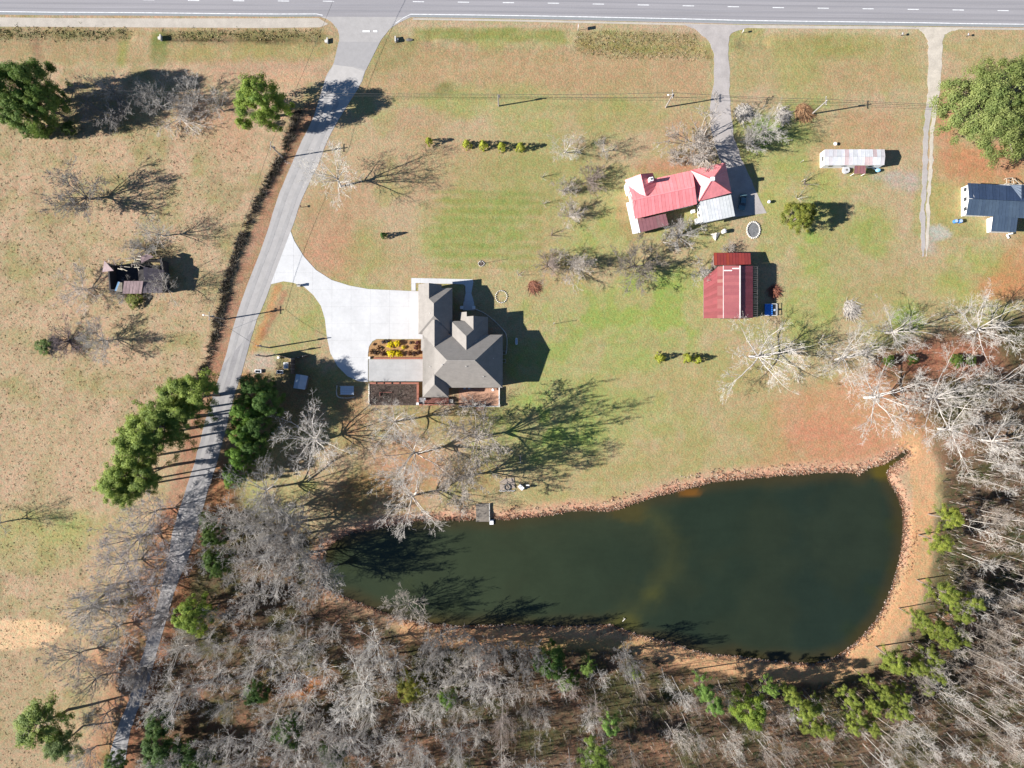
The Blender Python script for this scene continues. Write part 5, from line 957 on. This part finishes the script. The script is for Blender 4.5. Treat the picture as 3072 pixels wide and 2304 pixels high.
def fence(par, pts, hgt, n, m=M_FENCE):
    for p, q in zip(pts[:-1], pts[1:]):
        a, b = G(*p), G(*q); L = (b-a).length; k = max(2, int(L/1.2))
        for i in range(k):
            u, v = a.lerp(b, i/k), a.lerp(b, (i+1)/k); d = (v-u).normalized(); part(MB().slab([u+d*.02, v-d*.02, v-d*.02+Vector((0,0,hgt)), u+d*.02+Vector((0,0,hgt))], .06), 'fence_panel', m, par)
            part(MB().box(u.x, u.y, 0, .12, .12, hgt+.12), 'fence_post', M_FENCE2, par)
fence(bd, [(834,1064),(884,1078),(884,1122)], 3.4, 4); fence(bd, [(884,1076),(928,1066)], 1.6, 3)
for x, y, rz, lab in ((776,1114,.05,'white rimmed trough nearest the lane'),(841,1116,.08,'white rimmed trough by the board fence')):
    c = thing('trough', x, y, lab, 'trough', rz, 'troughs'); q = c.location
    for a, b_, sx, sy in ((0,.38,1.7,.16),(0,-.38,1.7,.16),(.78,0,.16,.6),(-.78,0,.16,.6)): part(MB().box(q.x+a, q.y+b_, 0, sx, sy, .6), 'rim', M_WHITE, c)
    part(MB().box(q.x, q.y, 0, 1.5, .7, .25), 'basin', M_GLASS, c)
c = thing('utility_box', 861, 1097, 'white and green metal cabinet beside the board fence', 'cabinet'); q = c.location; part(MB().box(q.x, q.y, 0, 1.3, 1.7, 1.0), 'body', M_WHITE, c); part(MB().box(q.x+.3, q.y-.4, 1.0, .6, .7, .12), 'lid', M_SHED, c); part(MB().box(q.x-.3, q.y+.1, 1.0, .5, 1.2, .06), 'hatch', M_TRIM, c)
c = thing('bin', 838, 1073, 'small white bin at the top of the yard by the lane', 'bin'); q = c.location; part(MB().tube((q.x,q.y,0), (q.x,q.y,.8), .32, .36, 10), 'body', M_WHITE, c); part(MB().tube((q.x,q.y,.8), (q.x,q.y,.9), .38, .3, 10), 'lid', M_TRIM, c)
kn = thing('covered_pen', 1041, 1171, 'low wire pen with a pale gridded cover in the shade', 'pen'); M_GRID = mat('pale_cover', (.42,.48,.54), .6, (2, .06))
for i in range(7):
    for j in range(4): x, y = 1021+i*5.8, 1158+j*6.6; bx(kn, 'cover_panel', M_GRID, x, x+5.5, y, y+6.3, 1.15, 1.2)
for x in (1022, 1061):
    for y in (1159, 1184): q = G(x, y); part(MB().box(q.x, q.y, 0, .1, .1, 1.15), 'post', M_FENCE2, kn)
for k, p in enumerate(smooth([(1011,1158),(1010,1180),(1016,1191),(1040,1194),(1062,1191)], 6)): q = G(*p); part(MB().blob((q.x, q.y, .08), .18, .18, .14, k, 1, .2), 'edging_stone', M_STONE, kn)

# ------------------------------------------------------------------ dock and things by the water
dk = thing('dock', 1448, 1538, 'weathered grey plank dock reaching into the pond', 'dock'); M_PLANK = mat('grey_dock_planks', C(150,140,128,1.7), .9, (1.2, .2), noise2=((3,.5,1), .1))
for k in range(24): y = 1511+k*2.25; bx(dk, 'plank', M_PLANK, 1428+random.uniform(-.4,.4), 1468.5, y, y+2.12, .3, .36)
bx(dk, 'rail', M_FENCE2, 1467.5, 1469.5, 1510, 1566, .3, .5)
for x in (1430, 1467):
    for y in (1530, 1548, 1563): q = G(x, y); part(MB().tube((q.x,q.y,-2.2), (q.x,q.y,.75), .1, .1, 7), 'piling', M_RAFT, dk)
c = thing('float', 1474.5, 1567, 'small white square float beside the end of the dock', 'float', z=WATER-.05); q = c.location; part(MB().box(q.x, q.y, WATER-.1, 1.05, 1.3, .45), 'float_body', M_WHITE, c); part(MB().box(q.x, q.y, WATER+.35, .8, .1, .06), 'handle', M_TRIM, c)
fp = thing('fire_pit_terrace', 1522, 1452, 'broken concrete terrace with a fire ring above the dock', 'terrace')
for pts in ([(1499,1450),(1520,1436),(1541,1432),(1546,1463),(1530,1466),(1520,1452)], [(1499,1452),(1518,1454),(1528,1467),(1500,1471)], [(1497,1446),(1516,1434),(1519,1435),(1499,1449)]): part(MB().prism(P2(pts), -.1, .12+random.uniform(0,.04)), 'slab', mat('stained_slab%d' % len(MATS), C(200,182,165), .9, (1, .18)), fp)
q = G(1522, 1461)
for k in range(12): part(MB().blob((q.x+.8*math.cos(k*.52), q.y+.8*math.sin(k*.52), .25), .24, .24, .2, k, 1, .2), 'fire_ring_stone', M_RAFT, fp)
for k in range(14): u = G(1499+k*3.4, 1472+random.uniform(-1.5,1.5)); part(MB().blob((u.x,u.y,.1), .22, .22, .16, k, 1, .2), 'edging_stone', M_STONE, fp)
part(MB().box(q.x+2.0, q.y+.1, .15, .12, 1.2, .1, .2), 'log', M_RAFT, fp)
c = thing('storage_chest', 1563, 1461, 'white storage chest tilted beside the fire pit', 'chest', -.75); q = c.location; part(MB().box(q.x, q.y, 0, 1.5, .95, .7, -.75), 'body', M_WHITE, c); part(MB().box(q.x, q.y, .7, 1.56, 1.0, .1, -.75), 'lid', M_TRIM, c)
c = thing('grill', 1584, 1460, 'black barrel grill right of the white chest', 'grill'); q = c.location; part(MB().tube((q.x-.5,q.y,.85), (q.x+.5,q.y,.85), .3, .3, 12), 'barrel', M_GLASS, c); part(MB().box(q.x-.1, q.y+.5, .8, .9, .3, .06), 'shelf', M_TRIM, c)
for a in (-1, 1):
    for b_ in (-1, 1): part(MB().box(q.x+a*.4, q.y+b_*.18, 0, .06, .06, .7), 'leg', M_RAFT, c)
c = thing('garden_swing', 1561, 1376, 'wooden garden swing in the tree shadows', 'swing'); q = c.location
for a in (-1, 1):
    for b_ in (-1, 1): part(MB().bar((q.x+b_*.7, q.y+a*1.1, 0), (q.x, q.y+a*.95, 2.0), .1), 'leg', M_OLD, c)
part(MB().bar((q.x, q.y-1.1, 2.0), (q.x, q.y+1.1, 2.0), .12), 'top_beam', M_OLD, c); part(MB().box(q.x, q.y, .5, .5, 1.5, .06), 'seat', M_RAFT, c); part(MB().box(q.x-.25, q.y, .55, .06, 1.5, .5), 'backrest', M_RAFT, c)
c = thing('floating_log', 1874, 1860, 'pale dead branch sticking out of the pond near the lower shore', 'branch', z=WATER); q = c.location
part(MB().tube((q.x-.5,q.y-.6,WATER-.1), (q.x+.2,q.y+.3,WATER+.3), .12, .08, 6), 'stem', M_STONE, c); part(MB().tube((q.x,q.y,WATER+.15), (q.x-.3,q.y+.6,WATER+.4), .07, .04, 6), 'side_branch', M_STONE, c)
c = thing('white_tub', 1549.5, 1024, 'white oval plastic tub lying in the shadow of the house', 'tub'); q = c.location
pts = [(q.x+.30*math.cos(a)+0, q.y+(.62 if math.sin(a) > 0 else -.62)+.30*math.sin(a)) for a in np.linspace(0, 2*math.pi, 20, endpoint=False)]; part(MB().prism(pts, 0, .4), 'rim', M_WHITE, c)
part(MB().prism([(q.x+(p[0]-q.x)*.7, q.y+(p[1]-q.y)*.8) for p in pts], .3, .405), 'basin', M_CHAIR, c)
def ring(name, px, py, rx, ry, label, cat, m=M_STONE, fill=None, n=20, s=.2):
    c = thing(name, px, py, label, cat); q = c.location
    for k in range(n): a = 2*math.pi*k/n; part(MB().blob((q.x+rx*S*math.cos(a), q.y+ry*S*math.sin(a), .1), s, s, s*.9, k, 1, .2), 'ring_stone', m, c)
    if fill: part(MB().prism([(q.x+rx*S*.93*math.cos(a), q.y+ry*S*.93*math.sin(a)) for a in np.linspace(0, 6.283, 18, endpoint=False)], -.05, .08), 'filling', fill, c)
    return c
ring('tree_ring', 1504, 890, 17, 18, 'ring of pale stones on the lawn right of the walkway', 'stone ring'); M_ASH = mat('grey_ash_and_gravel', (.14,.14,.14), .95, (2.5, .4))
ring('fire_ring', 2260, 690, 19, 24, 'large pale stone ring filled with grey ash beside the red roofed house', 'fire ring', M_STONE, M_ASH, 24, .3)
c = ring('flag_bed', 1444, 791, 9, 7.5, 'small ring of stones round a flag pole on the front lawn', 'flower bed', M_STONE, M_MULCH, 12, .16); q = c.location
part(MB().tube((q.x,q.y,0), (q.x-.1,q.y+.1,4.2), .05, .04, 6), 'flag_pole', M_TRIM, c); part(MB().slab([(q.x-.1,q.y+.1,4.1),(q.x+.5,q.y+.25,4.0),(q.x+.5,q.y+.2,3.3),(q.x-.08,q.y+.08,3.4)], .03), 'flag', mat('dull_flag', (.25,.12,.2), .8), c)
c = thing('folded_canopy', 2150, 705, 'white triangular canopy collapsed on the lawn below the white addition', 'canopy'); M_CLOTH = mat('cream_canvas', (.6,.54,.46), .85, (2, .1))
part(MB().slab([G(2131,702,.3), G(2150,698,.9), G(2146,723,.25)], .04), 'canvas', M_CLOTH, c); part(MB().slab([G(2150,698,.9), G(2161,697,.3), G(2147,722,.25)], .04), 'canvas', M_CLOTH, c); part(MB().bar(G(2150,698,.86), G(2160,700,.1), .08), 'pole', M_RAFT, c)
c = thing('tank', 2169, 696, 'white round tank standing near the collapsed canopy', 'tank'); q = c.location; part(MB().tube((q.x,q.y,0), (q.x,q.y,1.5), .52, .55, 14), 'body', M_WHITE, c); part(MB().tube((q.x,q.y,1.5), (q.x,q.y,1.7), .5, .2, 14), 'lid', M_TRIM, c)
c = thing('gas_tank', 2305, 607, 'white post and tank at the edge of the house shadow', 'tank'); q = c.location; part(MB().blob((q.x,q.y,.7), .45, .45, .5, 2, 2, 0), 'body', M_WHITE, c, True); part(MB().tube((q.x,q.y,0), (q.x,q.y,.4), .25, .3, 10), 'foot', M_TRIM, c)
# car in the shade beside the house
def car(px, py, rz, col, label):
    c = thing('parked_car', px, py, label, 'car', rz); R = Matrix.Translation(c.location) @ Matrix.Rotation(rz, 4, 'Z'); m = mat('car_paint', col, .35, spec=.5)
    def cp(name, mb, mt): mb.v = [tuple(R @ Vector(p)) for p in mb.v]; return part(mb, name, mt, c)
    b = MB(); prof = [(-2.2,.35),(-2.2,.75),(-1.9,.88),(-.95,.95),(-.5,1.0),(1.2,1.0),(1.9,.92),(2.2,.75),(2.2,.35)]; P = []
    for y in (-.88, .88): P += [(x, y, z) for x, z in prof]
    n = len(prof); b.add(P, [tuple(range(n)), tuple(range(2*n-1, n-1, -1))]+[(i+1, i, n+i, n+i+1) for i in range(n-1)]+[(0, n-1, 2*n-1, n)]); cp('body', b, m)
    k = MB(); k.add([(-1.0,-.8,.96),(1.5,-.8,1.0),(1.5,.8,1.0),(-1.0,.8,.96),(-.4,-.62,1.45),(1.0,-.62,1.45),(1.0,.62,1.45),(-.4,.62,1.45)], [(0,1,5,4),(1,2,6,5),(2,3,7,6),(3,0,4,7),(4,5,6,7)]); cp('cabin_glass', k, M_GLASS)
    cp('roof', MB().box(.3, 0, 1.44, 1.5, 1.28, .05), m)
    for x in (-1.35, 1.35):
        for y in (-.86, .86): w = cp('wheel', MB().tube((x, y-.1, .33), (x, y+.1, .33), .33, .33, 14), mat('tyre', (.02,.02,.02), .9) if 'tyre' not in MATS else MATS['tyre']); h_ = cp('rim', MB().tube((x, y-.11, .33), (x, y+.11, .33), .18, .18, 10), M_TRIM); h_.parent = w
    for y in (-.6, .6): cp('headlight', MB().box(-2.2, y, .6, .06, .35, .14), M_TRIM); cp('tail_light', MB().box(2.2, y, .62, .06, .3, .14), mat('tail_red', (.3,.02,.02), .4) if 'tail_red' not in MATS else MATS['tail_red'])
car(2225, 608, math.radians(82), (.10,.17,.19), 'dark teal car parked in the shadow of the red roofed house')
# blue trailer behind the barn
c = thing('utility_trailer', 2309, 930, 'blue tarped utility trailer in the shade behind the barn', 'trailer'); q = c.location; M_TARP = mat('blue_tarp', (.03,.17,.55), .6, (1.5, .1))
part(MB().box(q.x-.6, q.y, .55, 2.0, 3.0, .5), 'tarp', M_TARP, c); part(MB().box(q.x, q.y, .4, 3.2, 3.1, .12), 'bed', M_RAFT, c)
for a, b_, sx, sy in ((0,1.55,3.3,.1),(0,-1.55,3.3,.1),(1.62,0,.1,3.2)): part(MB().box(q.x+a, q.y+b_, .9, sx, sy, .1), 'rail', M_TRIM, c)
for a in (-1, 1): part(MB().tube((q.x, q.y+a*1.65-.1, .33), (q.x, q.y+a*1.65+.1, .33), .33, .33, 12), 'wheel', MATS['tyre'], c)
part(MB().tube((q.x+1.0, q.y-.1, .52), (q.x+1.0, q.y-.1, 1.1), .28, .28, 10), 'drum', M_CHAIR, c)
# bits around the trailer and right hand house
c = thing('round_table', 2502, 434, 'round white table above the left end of the mobile home', 'table'); q = c.location; part(MB().tube((q.x,q.y,.7), (q.x,q.y,.76), .48, .48, 16), 'table_top', M_WHITE, c); part(MB().tube((q.x,q.y,0), (q.x,q.y,.7), .06, .06, 8), 'leg', M_TRIM, c)
c = thing('hot_tub', 2536, 512, 'grey round edged tub below the mobile home', 'tub'); q = c.location; part(MB().tube((q.x,q.y,0), (q.x,q.y,.8), .95, .9, 12), 'shell', mat('pale_grey_plastic', (.42,.42,.43), .6, (2, .1)), c); part(MB().tube((q.x,q.y,.8), (q.x,q.y,.84), .3, .3, 10), 'drain_cover', M_RAFT, c)
c = thing('tarped_mower', 2631, 512, 'pale blue tarped mower in the shadow below the mobile home', 'mower'); q = c.location; part(MB().blob((q.x,q.y,.5), .7, .5, .5, 4, 2, .15), 'tarp', mat('pale_blue_tarp', (.25,.5,.7), .6), c); part(MB().bar((q.x-.5,q.y,.5), (q.x-1.9,q.y+.45,1.0), .1), 'handle', M_CHAIR, c)
for k in range(4): part(MB().tube((q.x+(.4 if k%2 else -.4), q.y+(.42 if k//2 else -.42), .18), (q.x+(.4 if k%2 else -.4), q.y+(.5 if k//2 else -.5), .18), .18, .18, 8), 'wheel', MATS['tyre'], c)
for x, y, lab in ((2863,665,'left of two blue barrels below the white house'),(2877,665,'right of two blue barrels below the white house')):
    c = thing('barrel', x, y, lab, 'barrel', group='blue barrels'); q = c.location; part(MB().tube((q.x,q.y,0), (q.x,q.y,1.0), .5, .5, 14), 'body', mat('blue_plastic', (.06,.2,.5), .5) if 'blue_plastic' not in MATS else MATS['blue_plastic'], c); part(MB().tube((q.x,q.y,1.0), (q.x,q.y,1.05), .42, .42, 14), 'lid', M_CHAIR, c)
c = thing('lounge_chair', 3022, 708, 'white lounge chair below the grey porch', 'chair', .5); q = c.location; part(MB().box(q.x-.1, q.y-.2, .3, .5, 1.1, .08, .5), 'seat', M_WHITE, c); part(MB().box(q.x+.5, q.y+.5, .35, .9, .4, .5, .2), 'backrest', M_WHITE, c)
for a in (-1, 1): part(MB().box(q.x+a*.2, q.y-.4*a, 0, .07, .07, .3), 'leg', M_WHITE, c)
c = thing('wooden_frame', 3040, 543, 'old wooden porch frame behind the white house', 'frame'); q = c.location
for (x0, y0_), (x1, y1_) in (((3020,535),(3038,533)),((3020,535),(3020,550)),((3038,533),(3042,552)),((3020,550),(3045,552)),((3042,536),(3060,552)),((3025,541),(3036,543))): part(MB().bar(G(x0,y0_,1.0), G(x1,y1_,1.0), .14), 'beam', M_OLD, c)
for x, y in ((3020,535),(3038,533),(3042,552),(3020,550)): u = G(x, y, 1); part(MB().box(u.x, u.y, -.05, .14, .14, 1.0), 'post', M_OLD, c)
# brush piles and leaf heap by the drive
def pile(px, py, r, n, label, cols, hgt=1.2):
    c = thing('brush_pile', px, py, label, 'brush pile'); q = c.location
    for grp in range(2):
        segs = []
        for k in range(n):
            a = random.uniform(0, 6.283); d = random.uniform(0, r)*S; x, y = q.x+d*math.cos(a), q.y+d*math.sin(a); b_ = random.gauss(.9, .7); l = random.uniform(.8, 2.6); z = max(.05, hgt*(1-d/(r*S))*random.random())
            segs.append((np.array([x, y, z]), np.array([x+l*math.cos(b_), y-l*math.sin(b_), max(.03, z+random.uniform(-.3,.4))]), random.uniform(.03,.09), .02))
        o = link(bpy.data.objects.new('cut_limbs' if grp == 0 else 'twigs', seg_mesh('limbs', segs, 4, M_BARK))); o.parent = c; o.matrix_parent_inverse = Matrix.Translation(-q); o.color = (*cols[grp], 1)
pile(2228, 335, 28, 150, 'heap of cut pale limbs at the edge of the gravel drive', (PALE, GREY)); pile(2345, 342, 26, 120, 'heap of pale branches right of the crooked tree', (PALE, TAN)); pile(2408, 335, 26, 260, 'orange brown heap of leaves and twigs by the utility pole', ((.30,.16,.08), (.36,.22,.12)), .9); pile(2318, 868, 13, 160, 'small rust brown heap at the edge of the barn shadow', ((.22,.08,.05), (.28,.12,.08)), .8); pile(2550, 925, 26, 200, 'pale dead brush around a stump above the bare trees', (TAN, PALE), .7); pile(1598, 855, 14, 120, 'rust red pile of leaves on the lawn', ((.22,.09,.05), (.26,.12,.08)), .4); pile(2140, 790, 9, 60, 'brush caught at the corner of the barn', (BROWN, TAN), .8)

# ------------------------------------------------------------------ utility poles, wires, signs, mailboxes
M_POLE = mat('weathered_pole', (.30,.27,.24), .9, (3, .15)); M_WIRE = mat('cable', (.06,.06,.06), .7); POLES = {}
def pole(key, px, py, h, label, arms=1, lamp=None, lean=(0,0), light=False):
    c = thing('utility_pole', px, py, label, 'utility pole', group='utility poles'); q = Vector(c.location); top = q+Vector((lean[0], lean[1], h))
    part(MB().tube(q-Vector((0,0,.2)), top, .2, .13, 8), 'shaft', M_POLE, c)
    for k in range(arms):
        z = .95-.1*k; m_ = q.lerp(top, z); part(MB().bar(m_+Vector((-.15,-1.1,0)), m_+Vector((-.15,1.1,0)), .14), 'crossarm', M_POLE, c)
        for a in (-1, 0, 1): part(MB().tube(m_+Vector((-.15,a,.07)), m_+Vector((-.15,a,.3)), .06, .05, 6), 'insulator', M_TRIM, c)
    if lamp:
        e = top+Vector((lamp[0], lamp[1], -.4)); part(MB().bar(top+Vector((0,0,-.6)), e, .08), 'lamp_arm', M_TRIM, c); part(MB().blob(e, .35, .25, .16, 1, 1, 0), 'lamp_head', M_TRIM, c)
    m_ = q.lerp(top, .82); part(MB().tube(m_+Vector((.3,.1,-.5)), m_+Vector((.3,.1,.4)), .26, .26, 10), 'transformer', M_POLE, c)
    POLES[key] = top; return c
pole('a', 1496, 318, 7.6, 'slim utility pole in the middle of the north lawn', 0); pole('b', 1997, 322, 9.2, 'utility pole with a crossarm left of the gravel drive', 1, (-1.2,-.2)); pole('c', 2436, 342, 9.4, 'pale utility pole right of the brush piles', 1)
pole('d', 672, 958, 9.5, 'utility pole with a lamp left of the lane', 1, (-1.6,.3)); pole('e', 809, 1043, 9.8, 'dark utility pole at the yard right of the lane', 0); pole('f', 799, 1069, 8.6, 'thin dark pole just below the yard pole', 0); pole('g', 850, 474, 10.2, 'utility pole hidden in the fence row left of the lane', 1)
def wire(pts, sag, label, r=.035):
    mb = MB()
    for p, q in zip(pts[:-1], pts[1:]):
        p, q = Vector(p), Vector(q); n = 10; prev = p
        for i in range(1, n+1):
            t = i/n; c = p.lerp(q, t); c.z -= sag*4*t*(1-t); mb.tube(prev, c, r, r, 4, False); prev = c
    tag(mb.build('power_line', M_WIRE), label, 'power line', 'power lines')
up = Vector((0,0,.25)); far_l = G(120, 268, 8.5); far_r = G(3300, 330, 9)
wire([far_l, POLES['a']+up, POLES['b']+up+Vector((0,.4,-.6)), POLES['c']+up+Vector((0,.4,-.6)), far_r], .7, 'power line strung across the north lawn between the poles', .045)
wire([far_l+Vector((0,-.6,-.8)), POLES['a']-up*3, POLES['b']-up*8, POLES['c']-up*8, far_r-up*4], .8, 'lower cable slung under the lawn power line', .035)
wire([G(1012,-30,9.5), POLES['g']+up, POLES['d']+up], .8, 'cable crossing the highway to the fence row pole')
wire([POLES['d']+up, POLES['e']-up], .4, 'short cable over the lane between two poles'); wire([POLES['d']-up*3, G(689,991)], 0, 'guy wire of the lamp pole left of the lane', .03)
def signpost(px, py, h, pw, ph, label, face=(.55,.55,.55)):
    c = thing('road_sign', px, py, label, 'sign'); q = c.location; part(MB().box(q.x, q.y, -.1, .09, .09, h+.1), 'post', M_TRIM, c); part(MB().box(q.x-.06, q.y, h-ph, .03, pw, ph), 'sign_board', mat('sign_back%d' % len(MATS), face, .5), c)
signpost(1733, 91, 2.9, .9, 1.3, 'tall road sign on the verge left of the gravel drive'); signpost(2226, 99, 1.6, .5, .6, 'small sign right of the gravel drive mouth')
def mailbox(px, py, label, col=(.3,.3,.3)):
    c = thing('mailbox', px, py, label, 'mailbox', group='mailboxes'); q = c.location; part(MB().box(q.x, q.y, -.1, .12, .12, 1.1), 'post', M_BARNW, c); b = MB(); P = []
    for y in (-.28, .28): P += [(q.x+.13*math.cos(a), q.y+y, 1.12+.13*math.sin(a)+.05) for a in np.linspace(0, math.pi, 7)]+[(q.x-.13, q.y+y, .98), (q.x+.13, q.y+y, .98)]
    b.add(P, [tuple(range(9)), tuple(range(17, 8, -1))]+[(i, (i+1)%9, 9+(i+1)%9, 9+i) for i in range(9)]); part(b, 'box', mat('mailbox_metal%d' % len(MATS), col, .4), c); part(MB().box(q.x+.15, q.y, 1.15, .03, .2, .12), 'flag', MATS['tail_red'], c)
mailbox(2702, 107, 'mailbox left of the cream drive'); mailbox(2898, 109, 'mailbox right of the cream drive'); c = thing('mailbox_pillar', 899, 857, 'white mailbox pillar on the inner curve of the driveway', 'mailbox'); q = c.location; part(MB().box(q.x, q.y, -.1, .6, .6, 1.3), 'pillar', M_TRIM, c); part(MB().box(q.x, q.y, 1.2, .75, .75, .12), 'cap', M_STONE, c); part(MB().box(q.x-.25, q.y, 1.33, .5, .25, .25), 'box', M_RAFT, c)
mailbox(905, 622, 'dark mailbox at the lane edge above the driveway', (.1,.06,.05))
# small posts and gate posts
for k, (x, y, h, lab) in enumerate(((2402,487,1.8,'short post left of the mobile home'),(2404,545,2.0,'lower short post left of the mobile home'),(1660,972,3.6,'thin lone pole on the green lawn'))):
    c = thing('post', x, y, lab, 'post'); q = c.location; part(MB().tube((q.x,q.y,-.1), (q.x,q.y,h), .07, .06, 7), 'shaft', M_POLE, c); part(MB().tube((q.x,q.y,h), (q.x,q.y,h+.08), .1, .08, 7), 'cap', M_TRIM, c)
for x, y, lab in ((1187,120,'pale culvert mouth right of the lane'),(983,124,'pale culvert mouth left of the lane'),(485,116,'pale rubble at the culvert of the field track')):
    c = thing('culvert', x, y, lab, 'culvert'); q = c.location; z = q.z; q2 = G(x+(8 if x > 1100 else -8), y); part(MB().tube((q.x,q.y,z+.35), (q2.x,q2.y,z+.3), .45, .45, 10, False), 'pipe', M_STONE, c); part(MB().box(q.x, q.y, z, .35, 1.4, 1.0), 'headwall', M_STONE, c)
for x, y in ((1228,120),): tag(MB().blob(G(x, y, -.3), .9, .45, .3, 3, 2, .2).build('rock', M_RAFT), 'dark rock in the ditch right of the lane', 'rock')
# pasture fence posts along the lane
for k in range(24):
    t = k/23; y = 330+t*780; x = np.interp(y, [p[1] for p in ROADC], [p[0] for p in ROADC])-100; q = G(x, y); o = MB().tube((0,0,-.2), (0,0,1.25), .07, .06, 6).build('fence_post', M_POLE); o.location = (q.x, q.y, 0); tag(o, 'grey wooden fence post in the pasture fence row', 'fence post', 'pasture fence posts')
